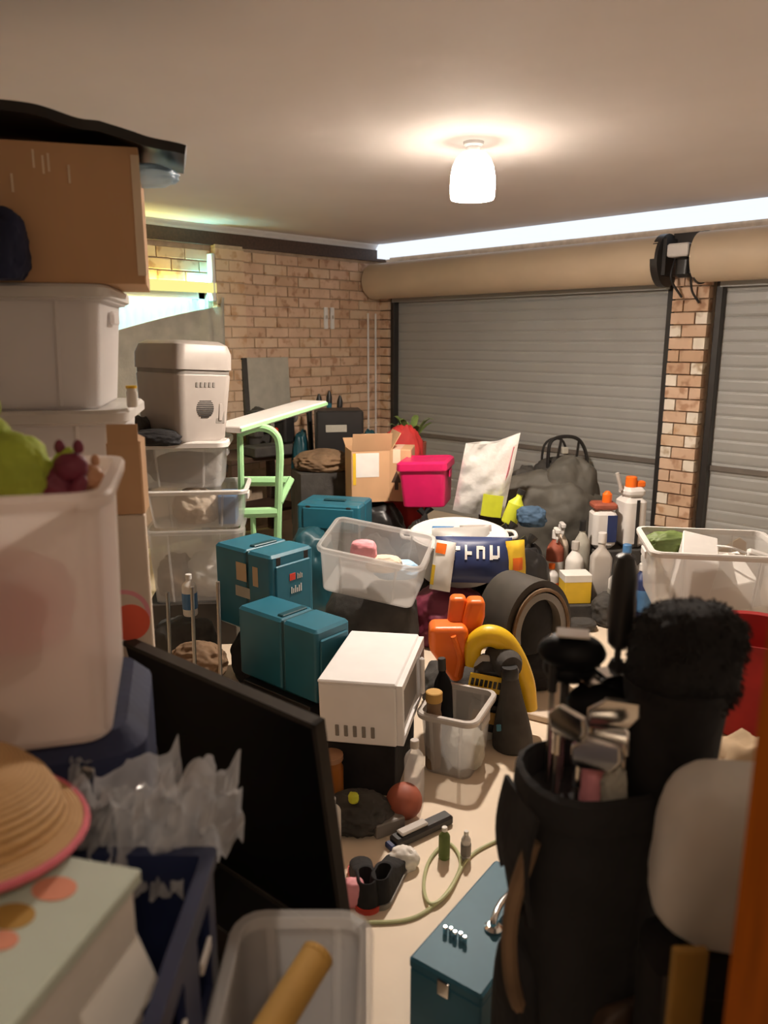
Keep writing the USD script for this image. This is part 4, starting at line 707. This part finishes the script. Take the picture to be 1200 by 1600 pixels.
# ================================================================== centre: teal cases, tilted tub, basin, microwave, tools
m_, yw, ln = edge((500, 835), (330, 868), .86)
def tool_case(name, label, p, w, d, h, yaw, tilt, dark=False, marks=False, stickers=False):
    t = thing(name, label, 'tool case', p, yaw, tilt); mt = 'teal'
    part(t, 'body', rbox(w, d*.56, h, .012), mt, loc=(0, d*.21, 0)); ld = part(t, 'lid', xf(rbox(w, d*.40, h, .012), (0, -d*.28, 0)), mt); part(t, 'seam', rbox(w-.01, .02, h-.01, .004), 'teal_dark', loc=(0, -d*.075, .005))
    part(ld, 'front_panel', rbox(w*.80, .012, h*.74, .005), mt, loc=(0, -d*.485, h*.13)); part(t, 'handle', rbox(.14, .035, .012, .004), 'teal_dark', loc=(0, 0, h-.004))
    for x in (-w*.32, w*.32): part(ld, 'latch', rbox(.032, .018, .075, .004), 'black_plastic', loc=(x, -d*.46, h-.085)); part(t, 'foot', rbox(.03, d*.5, .012, .003), 'teal_dark', loc=(x, 0, -.011))
    if marks:
        part(ld, 'print', rbox(.035, .002, .032, .0005), 'red_plastic', label='small red square print', loc=(-.01, -d*.485-.0075, h*.66), sm=False)
        part(ld, 'print', cat(*[cube(.018+.009*k, .023+.009*k, -.001, .001, 0, .026 - .006*(k % 2)) for k in range(4)]), 'grey_plastic', loc=(0, -d*.485-.0075, h*.66), sm=False)
        part(ld, 'print', cat(*[cube(-.02+.0115*k, -.014+.0115*k, -.001, .001, 0, (.03, .022, .034, .02, .03, .036)[k]) for k in range(6)]), 'white_plastic', loc=(0, -d*.485-.0075, h*.50), sm=False)
    if stickers:
        for x, z, a, b, mm in ((0.005, .62, .07, .085, 'cardboard_pale'), (-.09, .60, .035, .09, 'cardboard_pale'), (-.0, .42, .10, .05, 'grey_cloth')):
            part(t, 'sticker', rbox(.003, a, b, .0008), mm, loc=(-w/2-.001, x, h*z), sm=False)
    return t
bag('rubbish_bag', 'black heap under the big teal tool case', (-.51, 3.48, 0), .44, .42, .31, 'black_cloth', 120, knot=False, amp=.06)
tool_case('tool_case', 'big teal tool case standing upright with tan stickers and a red square print', (-.555, 3.42, .30), .262, .397, .385, 50, (0, 0), marks=True, stickers=True)
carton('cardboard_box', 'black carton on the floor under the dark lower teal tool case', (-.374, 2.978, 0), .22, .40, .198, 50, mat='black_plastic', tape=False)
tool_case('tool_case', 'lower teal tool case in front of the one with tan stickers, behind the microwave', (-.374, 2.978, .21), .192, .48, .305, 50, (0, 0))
q = at_f(520, 830, 4.55)
tool_case('tool_case', 'small teal tool case lying flat farthest back, before the cardboard boxes', (q[0]+.01, q[1]+.1, .465), .40, .30, .17, -14, (0, 0))
bag('bag', 'dark teal cloth bag under the left end of the farthest teal case', (-.42, 4.30, 0), .30, .28, .60, 'teal_dark', 121, knot=False)
bag('rubbish_bag', 'charcoal heap under the tilted clear tub', (-.06, 3.80, 0), .48, .40, .43, 'charcoal_cloth', 122, knot=False, amp=.08)
tub('storage_tub', 'tilted clear tub with a pink toy inside, in the middle of the heap', (-.05, 3.70, .40), .50, .32, .25, -14, (14, 8), taper=.92)
bag('soft_toy', 'pink toy lying in the tilted clear tub', (-.10, 3.60, .56), .13, .09, .11, 'pink', 123, knot=False, category='soft toy', amp=.1)
bag('cloth_bundle', 'cream cloth beside the pink toy in the tilted clear tub', (.0, 3.60, .50), .17, .1, .09, 'paper_peach', 124, knot=False, category='cloth')
bag('cloth_bundle', 'pale blue cloth low in the tilted clear tub', (.06, 3.66, .45), .22, .14, .10, 'sky_plastic', 125, knot=False, category='cloth')
BS = at_f(716, 860, 4.12)
bag('bag', 'maroon cloth bag under the round white basin', (BS[0]-.06, BS[1]-.16, 0), .40, .34, .34, 'maroon', 126, knot=False)
t = thing('basin', 'round white plastic basin full of packets on the maroon bag', 'basin', (BS[0], BS[1]+.02, .315), 0, (6, 0))
part(t, 'body', lathe([(.19, 0), (.20, .006), (.25, .235), (.244, .235), (.195, .012)], 40), 'basin_grey'); part(t, 'rim', lathe([(.246, .232), (.268, .230), (.274, .245), (.262, .252), (.244, .242)], 40), 'white_plastic')
for s in (-1, 1): part(t, 'handle', tube([(s*.268, -.06, .238), (s*.31, -.04, .24), (s*.31, .04, .24), (s*.268, .06, .238)], .011, 8), 'white_plastic')
def packet(name, label, p, w, h, th, mat, yaw, tilt, bands=(), seed=0):
    t = thing(name, label, 'packet', p, yaw, tilt)
    def fn(s): return lambda u, v: (w*(u-.5), s*(th*.5*(math.sin(math.pi*u)*math.sin(math.pi*v))**.5 + .0015) + .006*meshkit.noise(np.array([[u*6, v*6, seed+s]]))[0], h*v)
    part(t, 'front', sheet(14, 14, fn(-1), .002), mat, sm=60); part(t, 'back', sheet(14, 14, fn(1), .002), mat, sm=60)
    for (u0, u1, v0, v1, mm) in bands:
        part(t, 'print', sheet(8, 6, lambda u, v: (lambda a: (a[0], a[1] - .004, a[2]))(fn(-1)(u0 + (u1-u0)*u, v0 + (v1-v0)*v)), .0015), mm, sm=60)
    return t
lets = tuple((a, b, c, d, 'paper_white') for a, b, c, d in ((.12, .15, .50, .78), (.22, .25, .48, .80), (.25, .32, .70, .79), (.38, .41, .50, .82), (.41, .47, .60, .68), (.53, .56, .52, .80), (.56, .62, .72, .80), (.61, .64, .52, .78), (.70, .74, .50, .82), (.74, .81, .52, .60), (.80, .83, .55, .80)))
packet('packet', 'navy packet with a row of white block marks at the front of the basin', (BS[0]+.055, BS[1]-.27, .36), .40, .24, .14, 'navy_print', -4, (-16, 0), lets, 1)
packet('packet', 'white crinkled packet lying in the basin behind the navy packet', (BS[0]+.02, BS[1]-.10, .42), .32, .20, .12, 'basin_grey', 6, (-30, 0), ((.1, .3, .2, .7, 'sky_plastic'), (.5, .8, .35, .6, 'navy_print')), 2)
packet('packet', 'sky blue packet standing at the back of the basin', (BS[0]-.06, BS[1]+.05, .38), .20, .20, .08, 'blue_print', 30, (-10, 8), ((.2, .8, .4, .7, 'paper_white'),), 5)
packet('packet', 'grey packet standing at the back right of the basin', (BS[0]+.11, BS[1]+.04, .38), .18, .21, .09, 'cooler_shell', -20, (-8, -6), ((.2, .7, .5, .8, 'paper_white'),), 6)
packet('packet', 'bright yellow packet at the right end of the basin', (BS[0]+.285, BS[1]-.26, .36), .11, .22, .06, 'yellow_print', 20, (-8, 0), ((.2, .7, .3, .6, 'orange_plastic'),), 3)
packet('packet', 'white packet with an orange corner left of the navy packet', (BS[0]-.125, BS[1]-.31, .33), .11, .26, .05, 'paper_white', -20, (-10, 4), ((.1, .6, .75, .95, 'orange_plastic'), (.0, .2, .1, .5, 'yellow_print')), 4)
# orange double-lobed plastic case
q = at_f(712, 1055, 3.0)
bag('bag', 'dark cloth bag under the orange plastic case', (q[0]+.04, q[1]+.16, 0), .34, .28, .24, 'charcoal_cloth', 130, knot=False)
t = thing('tool_housing', 'orange plastic tool housing with two lobes beside the microwave', 'tool', (q[0]-.01, q[1], .19), 0)
def lobe(a, b, r0, r1, fl_=.8):
    import manifold3d as m3
    pts = []
    for c, r in ((a, r0), (b, r1)):
        s = trimesh.creation.icosphere(3); pts.append(np.array(s.vertices) * [r, r*fl_, r] + c)
    return trimesh.convex.convex_hull(np.vstack(pts))
def slab(a, b, s0, s1, e=.022):
    pts = []
    for c, (x, y, z) in ((a, s0), (b, s1)):
        s = np.array(trimesh.creation.icosphere(2).vertices) * e
        pts += [s + np.array(c) + [i*(x/2-e), j*(y/2-e), k*(z/2-e)] for i in (-1, 1) for j in (-1, 1) for k in (-1, 1)]
    return trimesh.convex.convex_hull(np.vstack(pts))
part(t, 'body', slab((-.025, 0, .21), (.01, 0, .045), (.16, .13, .12), (.06, .07, .06), .028), 'orange_plastic', sm=50); part(t, 'lobe', slab((.09, .04, .32), (.035, .02, .12), (.075, .09, .09), (.08, .09, .08)), 'orange_plastic', sm=50); part(t, 'lobe', slab((.02, .07, .325), (.0, .03, .17), (.07, .08, .08), (.07, .08, .07)), 'orange_plastic', sm=50)
part(t, 'front_ridge', tube([(-.01, -.072, .24), (.02, -.06, .14), (.012, -.035, .05)], .012, 8), 'orange_plastic')
# dark curved seat shell
q = at_f(818, 1000, 3.35)
bag('bag', 'black cloth bag under the dark curved seat shell', (q[0]+.02, q[1]+.1, 0), .36, .34, .22, 'black_cloth', 131, knot=False)
t = thing('child_seat', 'dark brown-grey curved seat shell standing behind the yellow tool', 'seat', (q[0]+.0, q[1]+.02, .19), 25, (0, 0))
def shell(rad, d0, d1, a0, a1, hz): return sheet(28, 6, lambda u, v: (lambda a: (rad*math.cos(a)*(1 - .1*v), d0 + (d1-d0)*v, hz + rad*1.35*math.sin(a)*(1 - .1*v)))(math.radians(a0 + (a1-a0)*u)), .03)
part(t, 'shell', shell(.165, -.12, .14, 195, -15, .13), 'tyre', sm=60); part(t, 'liner', shell(.125, -.135, .10, 195, -15, .13), 'mid_grey', label='lighter inner liner', sm=60); part(t, 'pad', blob(.23, .16, .33, .06, 2.5, 9, 3, .1), 'black_cloth', loc=(0, -.045, .0), sm=60)
part(t, 'piping', tube([(.148*math.cos(a), -.137, .13 + .2*math.sin(a)) for a in np.linspace(math.radians(195), math.radians(-15), 20)], .009, 6, 1), 'brown_cloth')
# yellow and black power tool
q = at_f(772, 1110, 2.92)
t = thing('power_tool', 'yellow and black power tool with a big curved yellow handle', 'power tool', (q[0], q[1]+.02, .03), -6, (0, 0))
def Y(px, py, dy=0.): a = at_f(px, py, q[1]+.02+dy); return (a[0]-q[0], dy, a[2]-.03)
part(t, 'base', rbox(.18, .16, .12, .012), 'black_plastic'); part(t, 'body', rbox(.17, .15, .18, .03, .04, z0=.12), 'black_plastic')
part(t, 'motor', xf(lathe([(.055, 0), (.06, .02), (.06, .12), (.045, .15), (.02, .16)], 22), (.01, .05, .30), (90, 0, 20)), 'charcoal_cloth')
part(t, 'handle', tube([Y(738, 1040), Y(740, 1010), Y(760, 994), Y(785, 1000), Y(805, 1028), Y(820, 1065), Y(828, 1105)], [.030, .040, .046, .046, .044, .040, .030], 12), 'yellow_plastic')
part(t, 'name_plate', rbox(.165, .008, .075, .004), 'yellow_plastic', loc=(-.03, -.085, .185), rot=(0, 9, 0)); part(t, 'name_plate_mark', cat(*[cube(-.07+.018*k, -.058+.018*k, -.001, .001, 0, .03) for k in range(7)]), 'black_plastic', loc=(-.03, -.090, .21), rot=(0, 9, 0), sm=False)
part(t, 'foot_plate', rbox(.10, .01, .05, .003), 'ochre', loc=(-.045, -.098, .06), rot=(0, 9, 0)); part(t, 'guard', lobe(np.array([-.04, -.02, .27]), np.array([.0, -.02, .26]), .05, .04, .5), 'grey_plastic', sm=60)
p = fl(803, 1172); t = thing('vacuum_nozzle', 'dark grey tapered vacuum nozzle standing on the floor by the golf bag', 'nozzle', (p[0], p[1]+.03, 0), 0, (0, -4))
part(t, 'body', lathe([(.075, 0), (.082, .01), (.08, .05), (.068, .12), (.05, .20), (.035, .28), (.026, .34)], 22), 'charcoal_cloth'); part(t, 'collar', lathe([(.034, .30), (.036, .33), (.030, .345)], 18), 'black_plastic'); part(t, 'clip', rbox(.02, .008, .03, .003), 'blue_steel', loc=(-.06, -.055, .10))
p = fl(762, 1165); carton('box', 'small white box on the floor left of the vacuum nozzle', (p[0]-.0, p[1]+.09, 0), .08, .10, .06, 20, mat='paper_white', tape=False); bag('cloth_bundle', 'brown cloth scrap on the floor behind the small white box', (p[0]+.0, p[1]+.21, 0), .12, .10, .12, 'brown_cloth', 132, knot=False, category='cloth', sub=3)
p = fl(832, 1130); carton('box', 'cream strip box lying on the floor right of the vacuum nozzle', (p[0]+.03, p[1]+.05, 0), .14, .07, .03, -30, mat='paper_peach', tape=False)
# microwave
m_, yw, ln = edge((497, 1065), (622, 1070), .455)
yw = -12; c_ = behind(m_, yw, .235, 0)
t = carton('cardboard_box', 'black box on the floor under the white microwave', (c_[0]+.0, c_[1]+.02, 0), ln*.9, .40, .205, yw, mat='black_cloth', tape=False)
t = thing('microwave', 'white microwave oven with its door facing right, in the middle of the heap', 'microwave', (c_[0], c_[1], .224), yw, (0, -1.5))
D, H = .47, .235
part(t, 'body', rbox(ln, D, H-.012, .006), 'white_gloss'); part(t, 'top_cover', rbox(ln+.004, D+.004, .014, .005, z0=H-.014), 'white_gloss')
fx = ln/2
df = part(t, 'door_frame', cat(cube(fx, fx+.022, -D/2+.004, D/2-.004, .006, .030), cube(fx, fx+.022, -D/2+.004, D/2-.004, H-.036, H-.008), cube(fx, fx+.022, -D/2+.004, -D/2+.03, .03, H-.036), cube(fx, fx+.022, D/2-.12, D/2-.004, .03, H-.036)), 'white_gloss', sm=False)
part(df, 'door_window', cube(fx, fx+.012, -D/2+.03, D/2-.12, .03, H-.036), 'grey_plastic', sm=False); part(df, 'door_grid', cube(fx+.012, fx+.0135, -D/2+.06, D/2-.15, .055, H-.06), 'mid_grey', sm=False)
part(df, 'control_panel', cube(fx+.022, fx+.0235, D/2-.11, D/2-.02, .04, H-.045), 'mid_grey', sm=False); part(df, 'door_handle', rbox(.02, .018, .15, .006), 'white_gloss', loc=(fx+.035, D/2-.135, .045))
for k in range(5): part(t, 'vent_slot', rbox(.014, .006, .042, .002), 'mid_grey', loc=(-.075+.032*k, -D/2-.0005, .028))
for x in (-1, 1):
    for y in (-1, 1): part(t, 'foot', lathe([(.012, -.014), (.014, 0)], 10), 'black_plastic', loc=(x*ln*.35, y*D*.4, 0))
# grey crate with bottles in front of the microwave door
p = fl(715, 1225)
t = tub('storage_tub', 'grey see-through tub on the floor in front of the microwave door', (p[0]+.01, p[1]+.16, 0), .21, .28, .25, -24, mat='clear_plastic', rimmat='grey_plastic', taper=.86)
bottle('bottle', 'dark wine bottle in the grey see-through tub', (p[0]-.03, p[1]+.20, .012), .40, .036, 'black_gloss', 'black_plastic', tilt=(0, -3))
bottle('jar', 'gold-lidded jar at the left corner of the grey see-through tub', (p[0]-.085, p[1]+.10, .012), .31, .030, 'brown_cloth', 'tan_card', neck=.85)
bag('cloth_bundle', 'grey cloth in the grey see-through tub', (p[0]+.04, p[1]+.14, .012), .15, .17, .16, 'grey_cloth', 140, knot=False, category='cloth')
# floor litter
p = fl(650, 1265); bottle('bottle', 'clear plastic bottle standing in front of the black box', (p[0]-.005, p[1]+.05, 0), .24, .036, 'clear_plastic', 'grey_plastic')
p = fl(632, 1292); t = single('ball', 'dark red ball on the floor in front of the microwave', 'ball', trimesh.creation.icosphere(4, .062), 'rust_red', (p[0], p[1]+.055, .062), sm=True)
p = fl(512, 1255); bottle('jar', 'amber jar with a terracotta lid by the corner of the black screen', (p[0]+.01, p[1]+.04, 0), .17, .045, 'amber', 'skin_tan', neck=.8)
p = fl(516, 1330); bottle('bottle', 'white squeeze bottle on the floor by the edge of the black screen', (p[0]+.005, p[1]+.05, 0), .16, .028, 'paper_white', 'white_plastic')
p = fl(555, 1300); bag('bag', 'dark crumpled bag on the floor below the microwave', (p[0]+.01, p[1]+.05, 0), .22, .18, .12, 'charcoal_cloth', 141, knot=False, crum=True, amp=.2); bag('scrap', 'small lime wrapper on the dark crumpled bag', (p[0]-.005, p[1]+.01, .105), .035, .03, .04, 'lime_print', 142, knot=False, category='wrapper', sub=3)
p = fl(590, 1310); carton('box', 'grey metal tin on the floor below the microwave', (p[0]+.02, p[1]+.06, 0), .11, .10, .05, 30, mat='mid_grey', tape=False)
p = fl(660, 1312); t = thing('paint_roller', 'black flat bar with a grey sleeve on the floor before the grey tub', 'tool', (p[0], p[1]+.03, 0), 36); part(t, 'bar', rbox(.24, .05, .035, .008), 'black_plastic'); part(t, 'sleeve', rbox(.11, .034, .012, .004, z0=.035), 'grey_plastic', loc=(-.04, 0, 0)); part(t, 'tip', rbox(.02, .04, .02, .004), 'navy_print', loc=(-.13, 0, 0))
p = fl(560, 1412)
def shoe(label, p, yaw, mat, sole, sc=1.0):
    t = thing('shoe', label, 'shoe', p, yaw)
    part(t, 'sole', loft([lp(rr(.22*sc, .078*sc, .038*sc), 0), lp(rr(.225*sc, .08*sc, .039*sc), .018*sc)]), sole)
    u = loft([lp(rr(.215*sc, .074*sc, .036*sc), .018*sc), lp(rr(.20*sc, .07*sc, .034*sc), .04*sc), lp(rr(.13*sc, .062*sc, .03*sc), .062*sc, (-.03*sc, 0)), lp(rr(.09*sc, .055*sc, .027*sc), .085*sc, (-.045*sc, 0)), lp(rr(.075*sc, .04*sc, .019*sc), .083*sc, (-.045*sc, 0)), lp(rr(.07*sc, .035*sc, .017*sc), .03*sc, (-.045*sc, 0))])
    up = part(t, 'upper', u, mat, sm=50); part(up, 'lace', cat(*[tube([(x*sc, -.022*sc, z*sc), (x*sc+.004, 0, z*sc+.005), (x*sc, .022*sc, z*sc)], .0025, 5) for x, z in ((.01, .062), (.03, .054), (.05, .046))]), sole)
shoe('dark shoe with a red sole on the floor by the black screen', (p[0]+.015, p[1]+.06, 0), 100, 'black_cloth', 'red_plastic')
shoe('black shoe with a grey sole on the floor, right of the red-soled one', (p[0]+.085, p[1]+.075, 0), 70, 'black_cloth', 'mid_grey')
bag('cloth_bundle', 'pink and white cloth beside the red-soled shoe', (p[0]-.015, p[1]-.0, .0), .07, .06, .09, 'pink', 143, knot=False, category='cloth', sub=3)
bag('wrapper', 'white crumpled wrapper on the floor right of the black shoes', (p[0]+.135, p[1]+.16, 0), .09, .07, .08, 'paper_white', 144, knot=False, category='wrapper', crum=True, amp=.2, sub=3)
p = fl(700, 1350); bottle('bottle', 'small olive bottle with a thin neck inside the green cable loop', (p[0]-.01, p[1]+.03, 0), .11, .018, 'leaf_green', 'paper_white', neck=.4)
p = fl(724, 1352); bottle('bottle', 'small white glue bottle with a dark foot beside the cable loop', (p[0]+.01, p[1]+.03, 0), .10, .015, 'white_plastic', 'paper_white', 'mid_grey', neck=.4)
t = thing('cable', 'pale green cable looping over the beige floor', 'cable', (0, 2.0, 0))
cp = [fl(*a) for a in ((545, 1442), (590, 1444), (635, 1440), (668, 1425), (700, 1395), (720, 1350), (700, 1320), (672, 1345), (662, 1385), (672, 1418), (700, 1400), (735, 1340), (790, 1310), (840, 1290))]
part(t, 'cable', tube([(a[0], a[1] - 2.0, .006 + .007*(k in (9, 10))) for k, a in enumerate(cp)], .0055, 8), 'green_cable')

# ------------------------------------------------------------------ repeats of a kind carry one group
GROUPS = {'golf_club': 'golf clubs in the golf bag', 'tool_case': 'teal tool cases', 'packet': 'packets in the white basin', 'shoe': 'shoes on the floor', 'sprayer': 'sprayer packs by the shutter',
          'conduit': 'conduits on the brick wall', 'soft_toy': 'soft toys in the tubs', 'rubbish_bag': 'rubbish bags in the heap'}
for prim in world.GetPrim().GetChildren():
    base = prim.GetName().rstrip('0123456789').rstrip('_')
    if base in GROUPS: prim.SetCustomDataByKey('group', GROUPS[base])
    if base == 'bottle' and any(w in prim.GetCustomDataByKey('label') for w in ('yellow box', 'bottles', 'canister', 'rust red', 'umbrella handle')): prim.SetCustomDataByKey('group', 'bottles on the floor by the second shutter')
